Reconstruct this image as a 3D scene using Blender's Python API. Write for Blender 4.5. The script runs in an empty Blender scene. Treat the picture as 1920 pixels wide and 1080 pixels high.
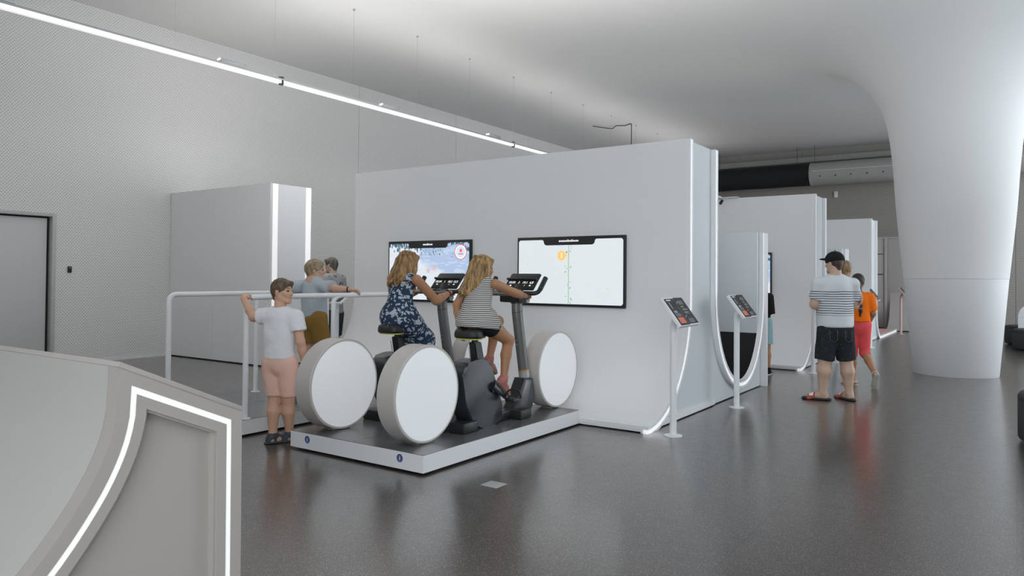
import bpy, bmesh, math, random
import numpy as np
from mathutils import Vector, Matrix

S = bpy.context.scene
COL = S.collection
random.seed(7)

# ------------------------------------------------------------------ camera
H = 1.45
F_PX, YAW, PITCH, ROLL, SHIFT_PX = 1368.15, 0.604215, 0.0169627, 0.00799113, -42.2
fwd = Vector((-math.sin(YAW)*math.cos(PITCH), math.cos(YAW)*math.cos(PITCH), math.sin(PITCH)))
rt0 = Vector((math.cos(YAW), math.sin(YAW), 0)); up0 = rt0.cross(fwd)
rt = rt0*math.cos(ROLL) + up0*math.sin(ROLL); up = -rt0*math.sin(ROLL) + up0*math.cos(ROLL)
cam_d = bpy.data.cameras.new('camera'); cam = bpy.data.objects.new('camera', cam_d); COL.objects.link(cam)
cam_d.sensor_fit = 'HORIZONTAL'; cam_d.sensor_width = 36.0
cam_d.lens = F_PX/1920*36.0; cam_d.shift_y = SHIFT_PX/1920; cam_d.clip_end = 200; cam_d.clip_start = 0.05
cam.matrix_world = Matrix(((rt.x, up.x, -fwd.x, 0), (rt.y, up.y, -fwd.y, 0), (rt.z, up.z, -fwd.z, H), (0, 0, 0, 1)))
S.camera = cam

# ------------------------------------------------------------------ daylight, exposure and added fill lamps
world = bpy.data.worlds.new('world'); S.world = world; world.use_nodes = True
wb = world.node_tree.nodes['Background']
wb.inputs[0].default_value = (0.87, 0.945, 1.0, 1); wb.inputs[1].default_value = 2.9
S.view_settings.view_transform = 'Standard'; S.view_settings.look = 'None'
S.view_settings.gamma = 1.0; S.view_settings.exposure = 0.38
S.view_settings.use_curve_mapping = False

def area_light(name, loc, size, power, color, rot):
    d = bpy.data.lights.new(name, 'AREA'); d.shape = 'RECTANGLE'; d.size, d.size_y = size
    d.energy = power; d.color = color
    o = bpy.data.objects.new(name, d); COL.objects.link(o); o.location = loc; o.rotation_euler = rot
    return o

UP = (math.pi, 0, 0)
area_light('wall_top_fill', (-5.3, 7.83, 2.97), (4.9, 0.6), 88, (1.0, 0.98, 0.95), UP)  # added unseen lamp above the big wall, brightens the ceiling
area_light('wall_top_fill', (-5.3, 13.70, 2.97), (4.9, 0.6), 8, (1.0, 0.98, 0.95), UP)  # weak added lamp above the second wall, no fixture modelled
area_light('column_fill', (3.2, 9.2, 2.4), (3.0, 1.2), 95, (0.84, 0.94, 1.0), UP)  # added lamp out of view, lifts the column flare and ceiling
area_light('pendant_fill_down', (-8.97, 10.0, 4.29), (0.06, 27.0), 105, (1.0, 0.985, 0.97), (0, 0, 0))  # fill added along the light line to brighten the left wall
area_light('pendant_fill_up', (-8.97, 10.0, 4.40), (0.07, 27.0), 78, (1.0, 0.985, 0.97), UP)  # fill added along the light line to brighten the ceiling over it
area_light('block_top_fill', (-10.55, 7.77, 2.97), (1.2, 0.4), 14, (1.0, 0.98, 0.95), UP)  # added unseen lamp, lifts the ceiling over the left block
# ------------------------------------------------------------------ helpers
def tag(o, label=None, cat=None, group=None, kind=None):
    if label: o['label'] = label
    if cat: o['category'] = cat
    if group: o['group'] = group
    if kind: o['kind'] = kind
    return o

MATS = {}
def mat(name, col, rough=0.5, metal=0.0, emit=None, estr=0.0, noise=0.0, nscale=20.0, bump=0.0, bscale=60.0, spec=0.5, coat=0.0):
    if name in MATS: return MATS[name]
    m = bpy.data.materials.new(name); m.use_nodes = True
    nt = m.node_tree; b = nt.nodes['Principled BSDF']
    c = (*col, 1)
    b.inputs['Base Color'].default_value = c; b.inputs['Roughness'].default_value = rough
    b.inputs['Metallic'].default_value = metal; b.inputs['Specular IOR Level'].default_value = spec
    b.inputs['Coat Weight'].default_value = coat
    if emit: b.inputs['Emission Color'].default_value = (*emit, 1); b.inputs['Emission Strength'].default_value = estr
    if noise or bump: tc = nt.nodes.new('ShaderNodeTexCoord')
    if noise:
        n = nt.nodes.new('ShaderNodeTexNoise'); n.inputs['Scale'].default_value = nscale; n.inputs['Detail'].default_value = 4
        nt.links.new(tc.outputs['Object'], n.inputs['Vector'])
        r = nt.nodes.new('ShaderNodeMapRange')
        r.inputs['To Min'].default_value = 1-noise; r.inputs['To Max'].default_value = 1+noise
        nt.links.new(n.outputs[0], r.inputs[0])
        mx = nt.nodes.new('ShaderNodeVectorMath'); mx.operation = 'SCALE'; mx.inputs[0].default_value = col
        nt.links.new(r.outputs[0], mx.inputs['Scale']); nt.links.new(mx.outputs[0], b.inputs['Base Color'])
    if bump:
        n2 = nt.nodes.new('ShaderNodeTexNoise'); n2.inputs['Scale'].default_value = bscale
        nt.links.new(tc.outputs['Object'], n2.inputs['Vector'])
        bp = nt.nodes.new('ShaderNodeBump'); bp.inputs['Strength'].default_value = bump; bp.inputs['Distance'].default_value = 0.01
        nt.links.new(n2.outputs[0], bp.inputs['Height']); nt.links.new(bp.outputs[0], b.inputs['Normal'])
    MATS[name] = m
    return m

class N:
    """tiny node-graph helper"""
    def __init__(s, name, rough=0.6, spec=0.5):
        s.m = bpy.data.materials.new(name); s.m.use_nodes = True; s.nt = s.m.node_tree
        s.b = s.nt.nodes['Principled BSDF']; s.b.inputs['Roughness'].default_value = rough
        s.b.inputs['Specular IOR Level'].default_value = spec
        s.tc = s.nt.nodes.new('ShaderNodeTexCoord'); MATS[name] = s.m
    def n(s, t, **kw):
        x = s.nt.nodes.new(t)
        for k, v in kw.items(): setattr(x, k, v)
        return x
    def put(s, sock, v):
        if hasattr(v, 'is_linked') or hasattr(v, 'links'): s.nt.links.new(v, sock)
        else: sock.default_value = v
    def math(s, op, a, b=0.0, c=None):
        x = s.n('ShaderNodeMath', operation=op); s.put(x.inputs[0], a); s.put(x.inputs[1], b)
        if c is not None: s.put(x.inputs[2], c)
        return x.outputs[0]
    def sep(s, v):
        x = s.n('ShaderNodeSeparateXYZ'); s.put(x.inputs[0], v); return x.outputs
    def mix(s, f, a, b):
        x = s.n('ShaderNodeMix', data_type='RGBA'); s.put(x.inputs[0], f)
        s.put(x.inputs[6], (*a, 1) if isinstance(a, tuple) else a); s.put(x.inputs[7], (*b, 1) if isinstance(b, tuple) else b)
        return x.outputs[2]
    def noise(s, scale, vec=None, detail=3, out=0):
        x = s.n('ShaderNodeTexNoise'); x.inputs['Scale'].default_value = scale; x.inputs['Detail'].default_value = detail
        s.put(x.inputs['Vector'], vec if vec is not None else s.tc.outputs['Object']); return x.outputs[out]
    def vor(s, scale, vec=None, feature='F1', out=0):
        x = s.n('ShaderNodeTexVoronoi', feature=feature); x.inputs['Scale'].default_value = scale
        s.put(x.inputs['Vector'], vec if vec is not None else s.tc.outputs['Object']); return x.outputs[out]
    def vscale(s, v, k):
        x = s.n('ShaderNodeVectorMath', operation='MULTIPLY'); s.put(x.inputs[0], v); x.inputs[1].default_value = k; return x.outputs[0]
    def vadd(s, a, b):
        x = s.n('ShaderNodeVectorMath', operation='ADD'); s.put(x.inputs[0], a); s.put(x.inputs[1], b); return x.outputs[0]
    def bump(s, h, st=0.3, d=0.01):
        x = s.n('ShaderNodeBump'); x.inputs['Strength'].default_value = st; x.inputs['Distance'].default_value = d
        s.put(x.inputs['Height'], h); s.nt.links.new(x.outputs[0], s.b.inputs['Normal'])
    def color(s, v): s.put(s.b.inputs['Base Color'], (*v, 1) if isinstance(v, tuple) else v)

def link(name, me, m, parent=None, smooth=False, loc=None):
    o = bpy.data.objects.new(name, me); COL.objects.link(o)
    if m is not None and not me.materials:
        for x in (m if isinstance(m, (list, tuple)) else [m]): me.materials.append(x)
    if parent is not None: o.parent = parent
    if loc is not None: o.location = loc
    if smooth:
        me.shade_smooth()
    return o

def from_bm(name, bm, m, parent=None, smooth=False, loc=None, angle=None):
    me = bpy.data.meshes.new(name)
    bmesh.ops.recalc_face_normals(bm, faces=bm.faces)
    bm.to_mesh(me); bm.free()
    o = link(name, me, m, parent, False, loc)
    if smooth or angle:
        me.shade_smooth()
        try: me.set_sharp_from_angle(angle=math.radians(angle or 40))
        except Exception: pass
    return o

def empty(name, loc, rz=0.0, label=None, cat=None, group=None):
    o = bpy.data.objects.new(name, None); COL.objects.link(o); o.location = loc; o.rotation_euler = (0, 0, rz)
    o.empty_display_size = 0.1
    return tag(o, label, cat, group)

def bm_box(bm, lo, hi, bev=0.0, seg=2):
    r = bmesh.ops.create_cube(bm, size=1.0)
    vs = r['verts']
    c = [(lo[i]+hi[i])/2 for i in range(3)]; s = [hi[i]-lo[i] for i in range(3)]
    for v in vs: v.co = Vector((c[0]+v.co.x*s[0], c[1]+v.co.y*s[1], c[2]+v.co.z*s[2]))
    if bev:
        es = list({e for v in vs for e in v.link_edges})
        bmesh.ops.bevel(bm, geom=es, offset=bev, segments=seg, affect='EDGES', profile=0.5)

def box(name, lo, hi, m, parent=None, bev=0.0, seg=2, loc=None):
    bm = bmesh.new(); bm_box(bm, lo, hi, bev, seg)
    return from_bm(name, bm, m, parent, loc=loc, angle=35 if bev else None)

def bm_tube(bm, pts, r, seg=12, cap=True, squash=None):
    """swept tube along a polyline; r scalar or list; squash=(axis vector, factor)"""
    pts = [Vector(p) for p in pts]; n = len(pts)
    rs = r if isinstance(r, (list, tuple)) else [r]*n
    rings = []; ref = None
    for i, p in enumerate(pts):
        t = (pts[min(i+1, n-1)] - pts[max(i-1, 0)]).normalized()
        if ref is None:
            a = Vector((0, 0, 1)) if abs(t.z) < 0.9 else Vector((1, 0, 0))
            u = t.cross(a).normalized()
        else:
            u = (ref - t*ref.dot(t)).normalized()
        ref = u; w = t.cross(u)
        ring = []
        for k in range(seg):
            a = 2*math.pi*k/seg
            d = (u*math.cos(a) + w*math.sin(a))*rs[i]
            if squash: ax = Vector(squash[0]); d = d + ax*(d.dot(ax)*(squash[1]-1))
            ring.append(bm.verts.new(p+d))
        rings.append(ring)
    for i in range(n-1):
        for k in range(seg):
            bm.faces.new((rings[i][k], rings[i][(k+1) % seg], rings[i+1][(k+1) % seg], rings[i+1][k]))
    if cap:
        bm.faces.new(rings[0][::-1]); bm.faces.new(rings[-1])

def tube(name, pts, r, m, parent=None, seg=12, squash=None, loc=None):
    bm = bmesh.new(); bm_tube(bm, pts, r, seg, True, squash)
    return from_bm(name, bm, m, parent, loc=loc, angle=50)

def arc_path(pts, rad, n=6):
    """polyline with rounded inner corners"""
    pts = [Vector(p) for p in pts]; out = [pts[0]]
    for i in range(1, len(pts)-1):
        a, b, c = pts[i-1], pts[i], pts[i+1]
        d1 = (a-b).normalized(); d2 = (c-b).normalized()
        p1 = b+d1*rad; p2 = b+d2*rad
        for k in range(n+1):
            t = k/n; out.append(p1*(1-t)**2 + b*2*t*(1-t) + p2*t*t)
    out.append(pts[-1]); return out

def bm_lathe(bm, prof, seg=48, axis='Z', origin=(0, 0, 0), close=True):
    o = Vector(origin); rings = []
    for r, h in prof:
        ring = []
        for k in range(seg):
            a = 2*math.pi*k/seg; c, s = math.cos(a)*r, math.sin(a)*r
            v = (c, s, h) if axis == 'Z' else ((h, c, s) if axis == 'X' else (c, h, s))
            ring.append(bm.verts.new(o+Vector(v)))
        rings.append(ring)
    for i in range(len(rings)-1):
        for k in range(seg):
            bm.faces.new((rings[i][k], rings[i][(k+1) % seg], rings[i+1][(k+1) % seg], rings[i+1][k]))
    if close:
        bm.faces.new(rings[0][::-1]); bm.faces.new(rings[-1])

def lathe(name, prof, m, parent=None, seg=48, axis='Z', origin=(0, 0, 0), loc=None, close=True, angle=35):
    bm = bmesh.new(); bm_lathe(bm, prof, seg, axis, origin, close)
    return from_bm(name, bm, m, parent, loc=loc, angle=angle)

def bm_extrude(bm, poly, x0, x1, plane='YZ', bev=0.0, seg=2):
    """closed polygon (2-D) extruded along the third axis"""
    def P(a, b, c): return {'YZ': (c, a, b), 'XZ': (a, c, b), 'XY': (a, b, c)}[plane]
    v0 = [bm.verts.new(P(a, b, x0)) for a, b in poly]; v1 = [bm.verts.new(P(a, b, x1)) for a, b in poly]
    n = len(poly)
    f0 = bm.faces.new(v0); f1 = bm.faces.new(v1[::-1])
    for i in range(n): bm.faces.new((v0[i], v1[i], v1[(i+1) % n], v0[(i+1) % n]))
    if bev:
        es = list(f0.edges)+list(f1.edges)
        bmesh.ops.bevel(bm, geom=es, offset=bev, segments=seg, affect='EDGES', profile=0.5)
    bm.normal_update()
    bmesh.ops.triangulate(bm, faces=[f for f in bm.faces if len(f.verts) > 4])

def extrude(name, poly, x0, x1, m, parent=None, plane='YZ', bev=0.0, seg=2, loc=None, angle=35):
    bm = bmesh.new(); bm_extrude(bm, poly, x0, x1, plane, bev, seg)
    return from_bm(name, bm, m, parent, loc=loc, angle=angle)

def offset_curve(pts, d):
    """open 2-D polyline offset to its left by d (mitred)"""
    out = []; n = len(pts); P = [Vector(p) for p in pts]
    for i in range(n):
        a = (P[i]-P[i-1]).normalized() if i else None
        b = (P[i+1]-P[i]).normalized() if i < n-1 else None
        if a is None: a = b
        if b is None: b = a
        na = Vector((-a.y, a.x)); nb = Vector((-b.y, b.x)); m = (na+nb)
        m = m.normalized(); k = d/max(0.35, m.dot(na)); out.append((P[i].x+m.x*k, P[i].y+m.y*k))
    return out

def band(name, curve, o1, o2, x0, x1, m, parent):
    """ribbon between two offsets of a curve in the YZ plane, x0..x1 thick"""
    A = offset_curve(curve, o1); B = offset_curve(curve, o2)
    bm = bmesh.new()
    rows = [[bm.verts.new((x, a, b)) for (a, b) in c] for c, x in ((A, x0), (A, x1), (B, x1), (B, x0))]
    n = len(curve)
    for i in range(n-1):
        for j in range(4):
            q = rows[j]; w = rows[(j+1) % 4]
            bm.faces.new((q[i], q[i+1], w[i+1], w[i]))
    for e in (0, n-1): bm.faces.new([rows[j][e] for j in range(4)])
    return from_bm(name, bm, m, parent, angle=30)

def text_mesh(name, s, size, m, parent, loc, rot, align='CENTER', squeeze=1.0, depth=0.0008):
    c = bpy.data.curves.new('t', 'FONT'); c.body = s; c.size = size; c.align_x = align; c.align_y = 'CENTER'; c.extrude = depth
    c.resolution_u = 2
    t = bpy.data.objects.new('t', c); COL.objects.link(t)
    dg = bpy.context.evaluated_depsgraph_get()
    me = bpy.data.meshes.new_from_object(t.evaluated_get(dg)); me.name = name
    bpy.data.objects.remove(t); bpy.data.curves.remove(c)
    me.materials.clear()
    o = link(name, me, m, parent); o.location = loc; o.rotation_euler = rot; o.scale = (squeeze, 1, 1)
    return o

def copy_tree(o, parent=None):
    c = o.copy(); COL.objects.link(c)
    if parent is not None: c.parent = parent
    for ch in o.children: copy_tree(ch, c)
    return c

# ------------------------------------------------------------------ materials
WHITE = mat('white_board', (0.80, 0.805, 0.81), 0.55, noise=0.012, nscale=2.0)
WHITE2 = mat('white_lacquer', (0.82, 0.83, 0.84), 0.35)
BLUE_BOARD = mat('blue_grey_board', (0.63, 0.67, 0.69), 0.5, noise=0.012, nscale=2.0)
GREY_BOARD = mat('grey_board', (0.62, 0.60, 0.58), 0.6, noise=0.02, nscale=3.0)
GREIGE = mat('greige_board', (0.45, 0.412, 0.38), 0.5, noise=0.015, nscale=3.0)
GREIGE_L = mat('greige_cove', (0.53, 0.515, 0.485), 0.45, noise=0.015, nscale=2.0)
LED = mat('led_white', (0.9, 0.9, 0.9), 0.4, emit=(0.95, 0.97, 1.0), estr=0.34)
LED_LINE = mat('led_line', (0.5, 0.5, 0.5), 0.4, emit=(1.0, 0.97, 0.97), estr=0.62)
DISC = mat('backlit_disc', (0.8, 0.81, 0.82), 0.35, emit=(0.93, 0.96, 1.0), estr=0.14)
RIM = mat('wheel_rim', (0.54, 0.505, 0.48), 0.5)
BLACK = mat('black_plastic', (0.012, 0.014, 0.015), 0.45)
BLACK_M = mat('black_matte', (0.008, 0.008, 0.008), 0.7)
DARKTEAL = mat('bike_shroud', (0.018, 0.027, 0.030), 0.32, bump=0.05, bscale=300)
GUN = mat('bike_post_grey', (0.17, 0.172, 0.17), 0.38, metal=0.3)
AMBER = mat('amber_line', (0.62, 0.26, 0.03), 0.5)
STEEL = mat('steel', (0.5, 0.5, 0.5), 0.3, metal=0.9)
SILVER = mat('silver_paint', (0.45, 0.46, 0.47), 0.4, metal=0.3)
ORANGE = mat('orange_print', (0.75, 0.14, 0.05), 0.5)
YELLOW = mat('saddle_edge', (0.55, 0.55, 0.08), 0.5)
RUBBER = mat('saddle_black', (0.014, 0.016, 0.017), 0.5, bump=0.1, bscale=200)
CABLE = mat('cable_black', (0.02, 0.02, 0.02), 0.6)
DUCT_D = mat('dark_fabric', (0.006, 0.009, 0.010), 0.85)
DUCT_G = mat('grey_duct', (0.34, 0.34, 0.325), 0.6)
OTTO = mat('charcoal_felt', (0.045, 0.047, 0.048), 0.9, bump=0.15, bscale=400)
PINKMAT = mat('pink_mat', (0.62, 0.36, 0.33), 0.7)
BLUE_DOT = mat('blue_sticker', (0.06, 0.09, 0.28), 0.5)
PAPER = mat('print_white', (0.75, 0.76, 0.77), 0.5)
PRINT_G = mat('print_grey', (0.16, 0.17, 0.17), 0.5)
SCREEN_TXT = mat('display_digits', (0.8, 0.8, 0.8), 0.4, emit=(1, 1, 1), estr=0.7)

# floor: dark speckled rubber
g = N('speckled_rubber', 0.3, 0.5)
sp = g.vor(150, out=0)
speck = g.math('LESS_THAN', sp, 0.30)
rnd = g.vor(150, out=1)
rr = g.sep(rnd)
light = g.math('MULTIPLY', speck, g.math('GREATER_THAN', rr[0], 0.62))
tan = g.math('MULTIPLY', speck, g.math('GREATER_THAN', rr[1], 0.6))
base = g.mix(g.noise(1.3), (0.046, 0.035, 0.029), (0.062, 0.049, 0.041))
base = g.mix(tan, base, (0.20, 0.155, 0.12)); base = g.mix(light, base, (0.40, 0.385, 0.37))
px_, py_, pz_ = g.sep(g.tc.outputs['Object'])
jx = g.math('LESS_THAN', g.math('FRACT', g.math('DIVIDE', g.math('ADD', px_, 40.0), 1.25)), 0.005)
jy = g.math('LESS_THAN', g.math('FRACT', g.math('DIVIDE', g.math('ADD', py_, 40.0), 1.9)), 0.0035)
base = g.mix(g.math('MULTIPLY', g.math('MAXIMUM', jx, jy), 0.6), base, (0.012, 0.011, 0.011)); g.color(base)
g.put(g.b.inputs['Roughness'], g.math('MULTIPLY_ADD', g.noise(9.0), 0.10, 0.27))
g.bump(g.noise(420), 0.08, 0.003)
g.b.inputs['Coat Weight'].default_value = 0.8; g.b.inputs['Coat Roughness'].default_value = 0.19; g.b.inputs['Coat IOR'].default_value = 1.55
FLOOR = g.m

# perforated acoustic panelling (small slots in rows)
def perforated(name, c1, c2, axis, pu=0.046, pv=0.0265):
    g = N(name, 0.6)
    o = g.sep(g.tc.outputs['Object']); u = o[axis]; v = o[2]
    row = g.math('DIVIDE', g.math('ADD', v, 5.0), pv); ri = g.math('FLOOR', row)
    sh = g.math('MULTIPLY', g.math('MODULO', ri, 2.0), 0.5)
    fu = g.math('FRACT', g.math('ADD', g.math('DIVIDE', g.math('ADD', u, 50.0), pu), sh)); fv = g.math('FRACT', row)
    slot = g.math('MULTIPLY', g.math('LESS_THAN', fu, 0.66), g.math('LESS_THAN', fv, 0.36))
    b = g.mix(g.noise(0.7), c1, tuple(x*0.96 for x in c1)); g.color(g.mix(slot, b, c2))
    return g.m
PERF = perforated('perforated_panel', (0.84, 0.835, 0.825), (0.36, 0.35, 0.34), 1)
PERF_B = perforated('perforated_back', (0.36, 0.335, 0.31), (0.17, 0.155, 0.145), 0, 0.06, 0.04)
CEIL = mat('ceiling_plaster', (0.765, 0.765, 0.765), 0.72, noise=0.015, nscale=0.8)
COLM = mat('column_plaster', (0.765, 0.768, 0.77), 0.72, noise=0.02, nscale=60)
COLM2 = mat('column_base_smooth', (0.72, 0.73, 0.74), 0.5)

# ------------------------------------------------------------------ setting
WX, BY, FY, RX = -12.6, 26.17, -3.6, 6.5
CX, CY = -0.79, 13.43
tag(box('floor', (WX-0.3, FY, -0.2), (RX+0.3, BY+0.3, 0.0), FLOOR), kind='structure')

# ceiling and column: one flaring funnel, smooth from the column foot out to the walls
PROF = [(0.585, 0.0), (0.715, 1.49), (0.815, 2.55), (0.872, 3.35), (0.91, 3.72), (0.98, 4.08), (1.13, 4.43), (1.37, 4.75),
        (1.62, 4.95), (1.95, 5.11), (2.3, 5.215), (2.9, 5.33), (3.8, 5.465), (5.2, 5.63), (7.0, 5.77), (9.0, 5.85), (12.0, 5.9), (40.0, 5.9)]
pr_ = np.array([p[0] for p in PROF]); pz2 = np.array([p[1] for p in PROF])
def ceil_z(r): return float(np.interp(r, pr_[6:], pz2[6:]))
def hermite(prof, n=6):
    P = np.array(prof); t = np.r_[0, np.cumsum(np.hypot(*np.diff(P, axis=0).T))]
    m = np.gradient(P, t, axis=0); out = []
    for i in range(len(P)-1):
        h = t[i+1]-t[i]
        for k in range(n):
            s = k/n; out.append(P[i]*(2*s**3-3*s*s+1)+m[i]*h*(s**3-2*s*s+s)+P[i+1]*(-2*s**3+3*s*s)+m[i+1]*h*(s**3-s*s))
    out.append(P[-1]); return [(float(a), float(b)) for a, b in out]
col_root = tag(empty('column', (CX, CY, 0)), kind='structure')
lathe('column_base', [(0.0, 0.0), (0.582, 0.0), (0.585, 0.004), (0.712, 1.482), (0.712, 1.488), (0.0, 1.488)], COLM2, col_root, seg=96, close=False)
lathe('column_shaft', [(0.0, 1.490)]+hermite([p for p in PROF[1:15]]), COLM, col_root, seg=192, close=False, angle=80)
SEG = 192
bm = bmesh.new(); rings = []
smooth_prof = hermite(PROF[14:17], 5)
for (r, z) in [(6.7, 5.772)] + smooth_prof + [(40.0, 5.9)]:
    ring = []
    for k in range(SEG):
        a = 2*math.pi*k/SEG; c, s = math.cos(a), math.sin(a)
        lim = min((RX+0.2-CX)/c if c > 1e-6 else 1e9, (WX-0.2-CX)/c if c < -1e-6 else 1e9, (BY+0.2-CY)/s if s > 1e-6 else 1e9, (FY-CY)/s if s < -1e-6 else 1e9)
        q = min(r, lim)
        zz = z if q == r else float(np.interp(q, [p[0] for p in smooth_prof], [p[1] for p in smooth_prof]))
        ring.append(bm.verts.new((CX+c*q, CY+s*q, zz)))
    rings.append(ring)
for i in range(len(rings)-1):
    for k in range(SEG):
        vs = (rings[i][k], rings[i+1][k], rings[i+1][(k+1) % SEG], rings[i][(k+1) % SEG])
        if len({tuple(round(x, 5) for x in v.co) for v in vs}) >= 3: bm.faces.new(vs)
bmesh.ops.remove_doubles(bm, verts=bm.verts, dist=1e-4)
ce = from_bm('ceiling', bm, CEIL, angle=80); tag(ce, kind='structure')

wl = tag(empty('wall_left', (0, 0, 0)), kind='structure')
DOOR_Y0, DOOR_Y1, DOOR_Z = 3.55, 5.43, 2.413
edges = [FY, -0.6, 1.8, DOOR_Y0]
for a, b in zip(edges[:-1], edges[1:]): box('panel', (WX-0.1, a, 0.06), (WX, b, 6.2), PERF, wl)
box('panel', (WX-0.1, DOOR_Y0, DOOR_Z), (WX, DOOR_Y1, 6.2), PERF, wl)
for a, b in ((DOOR_Y1, 6.20), (6.20, 8.30), (8.30, 11.91), (11.922, 15.5), (15.512, 19.1), (19.112, 22.7), (22.712, BY)):
    box('panel', (WX-0.1, a, 0.06), (WX+random.uniform(-0.002, 0.002), b, 6.2), PERF, wl)
box('backing', (WX-0.2, FY, 0), (WX-0.1, BY, 6.2), BLACK_M, wl)
bb = box('baseboard_left', (WX-0.1, DOOR_Y1+0.02, 0.0), (WX+0.012, BY, 0.06), WHITE); tag(bb, kind='structure')
dr = tag(empty('door_1', (WX, (DOOR_Y0+DOOR_Y1)/2, 0)), kind='structure')
FRAME = mat('door_frame_grey', (0.50, 0.50, 0.49), 0.45); LEAF = mat('door_leaf', (0.60, 0.60, 0.60), 0.5)
yc = (DOOR_Y0+DOOR_Y1)/2; hw = (DOOR_Y1-DOOR_Y0)/2
for s in (-1, 1): box('door_frame', (-0.12, min(s*hw, s*(hw-0.055)), 0), (0.03, max(s*hw, s*(hw-0.055)), DOOR_Z), FRAME, dr, 0.004)
box('door_frame', (-0.12, -hw+0.055, DOOR_Z-0.05), (0.03, hw-0.055, DOOR_Z), FRAME, dr, 0.004)
for s in (-1, 1): box('door_leaf', (-0.10, min(s*0.004, s*(hw-0.10)), 0.01), (-0.06, max(s*0.004, s*(hw-0.10)), DOOR_Z-0.075), LEAF, dr, 0.003)
rd = empty('card_reader', (WX, 5.647, 1.531), label='small black card reader on the perforated wall beside the door', cat='card reader')
box('reader_body', (0, -0.03, -0.05), (0.025, 0.03, 0.05), BLACK, rd, 0.006); box('reader_light', (0.025, -0.012, 0.02), (0.027, 0.012, 0.032), ORANGE, rd)

wbk = tag(empty('wall_back', (0, BY, 0)), kind='structure')
xs = [WX, -9.0, -6.0, -3.0, 0.0, 3.0, RX]
for a, b in zip(xs[:-1], xs[1:]): box('panel', (a+0.004, 0, 0.0), (b-0.004, 0.1, 6.0), PERF_B, wbk)
box('backing', (WX, 0.1, 0), (RX, 0.2, 6.0), BLACK_M, wbk)
tag(box('trim_1', (WX, BY-0.35, 5.42), (RX, BY, 5.60), DUCT_G, bev=0.01), kind='structure')

tag(box('wall_rear', (WX-0.2, FY-0.2, 0), (-1.5, FY, 6.0), WHITE), kind='structure')  # unseen wall behind the camera, its length set to hold back daylight
tag(box('wall_right', (RX, FY, 0), (RX+0.2, 12.0, 6.0), GREY_BOARD), kind='structure')  # unseen wall, sized to keep side daylight off the end faces
# ventilation duct along the back wall
du = empty('ventilation_duct', (-5.55, 25.4, 4.94), label='round duct under the ceiling at the back wall, half black fabric half grey', cat='duct')
bm = bmesh.new(); pr2 = []
for i in range(25):
    t = i/24; pr2.append((0.375*(0.98+0.012*math.sin(t*26)), -6.4+6.4*t))
bm_lathe(bm, pr2, 40, 'X'); from_bm('fabric_section', bm, DUCT_D, du, angle=60)
lathe('grey_section', [(0.37, 0.0), (0.385, 0.0), (0.385, 0.05), (0.375, 0.055), (0.375, 6.5)], DUCT_G, du, 40, 'X')
for i in range(14):
    a = math.radians(-112); x = 0.35+i*0.46
    lathe('nozzle', [(0.022, 0.0), (0.022, 0.02), (0.0, 0.02)], BLACK_M, du, 10, 'Y', (0, 0, 0), close=False).matrix_local = Matrix.Translation((x, 0.372*math.cos(a+math.pi/2)*-1 if False else -0.372*math.cos(math.radians(18)), -0.372*math.sin(math.radians(18)))) @ Matrix.Rotation(math.pi, 4, 'Z')
tube('tension_wire', [(0.1, -0.385, 0.06), (6.4, -0.385, 0.06)], 0.008, PAPER, du, 6)
for x in (-3.0, -0.4, 0.15, 3.1): tube('hanger_wire', [(x, -0.2, 0.3), (x, -0.2, 0.93)], 0.006, CABLE, du, 6)
tag(box('junction_box', (-4.99, BY-0.05, 4.22), (-4.88, BY, 4.42), PAPER, bev=0.008), 'small white box mounted high on the back wall under the duct', 'junction box')

# long suspended light line
X0, Z0 = -8.97, 4.333
lt = empty('linear_pendant_light', (X0, 0, Z0), label='long thin suspended white light line running beneath the ceiling', cat='pendant light')
box('diffuser', (-0.035, -6.5, -0.03), (0.035, 24.0, 0.018), LED_LINE, lt)
box('profile', (-0.04, -6.5, 0.018), (0.04, 24.0, 0.045), SILVER, lt)
for y in (-2.88, 0.22, 3.2, 6.09, 9.19, 12.27, 15.4, 18.5): box('driver_box', (-0.05, y-0.2, 0.045), (0.05, y+0.2, 0.10), SILVER, lt, 0.006)
for y in (-0.5, 6.92, 13.0, 19.0):
    lathe('sensor', [(0.0, -0.05), (0.03, -0.05), (0.04, -0.03), (0.04, 0.07), (0.0, 0.07)], BLACK, lt, 16, 'Z', (0, y, 0), close=False)
yy = -5.6
while yy < 24:
    tube('suspension_wire', [(0, yy, 0.04), (0, yy, 5.9-Z0)], 0.002, STEEL, lt, 6)
    lathe('ceiling_anchor', [(0.0, 0), (0.018, 0), (0.018, 0.02), (0, 0.02)], STEEL, lt, 8, 'Z', (0, yy, ceil_z(math.hypot(X0-CX, yy-CY))-Z0-0.02), close=False)
    yy += 1.55
cb = tube('ceiling_cable', arc_path([(-10.05, 18.63, 5.86), (-9.85, 18.95, 5.84), (-9.66, 19.1, 5.82), (-9.45, 18.9, 5.85), (-9.2, 18.98, 5.84), (-8.96, 18.89, 5.86), (-8.96, 18.89, 3.2)], 0.05), 0.012, CABLE, seg=6)
tag(cb, 'loose black cable wandering over the ceiling and hanging down behind the large wall', 'cable')

# ------------------------------------------------------------------ exhibit walls
EX = -2.826            # plane of all end faces
def cove(y_lip, y_wall, z_lip, z_top, n=18):
    """from the top of the cove down to the lip"""
    a = y_wall-y_lip; b = z_top-z_lip; out = []
    for i in range(n+1):
        t = math.pi/2*i/n; e = 1.12
        out.append((y_wall-a*(1-abs(math.cos(t))**e), z_top-b*abs(math.sin(t))**e) if False else (y_lip + a*(1-(1-math.cos(t))), z_top-b*math.sin(t)))
    return out

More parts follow.
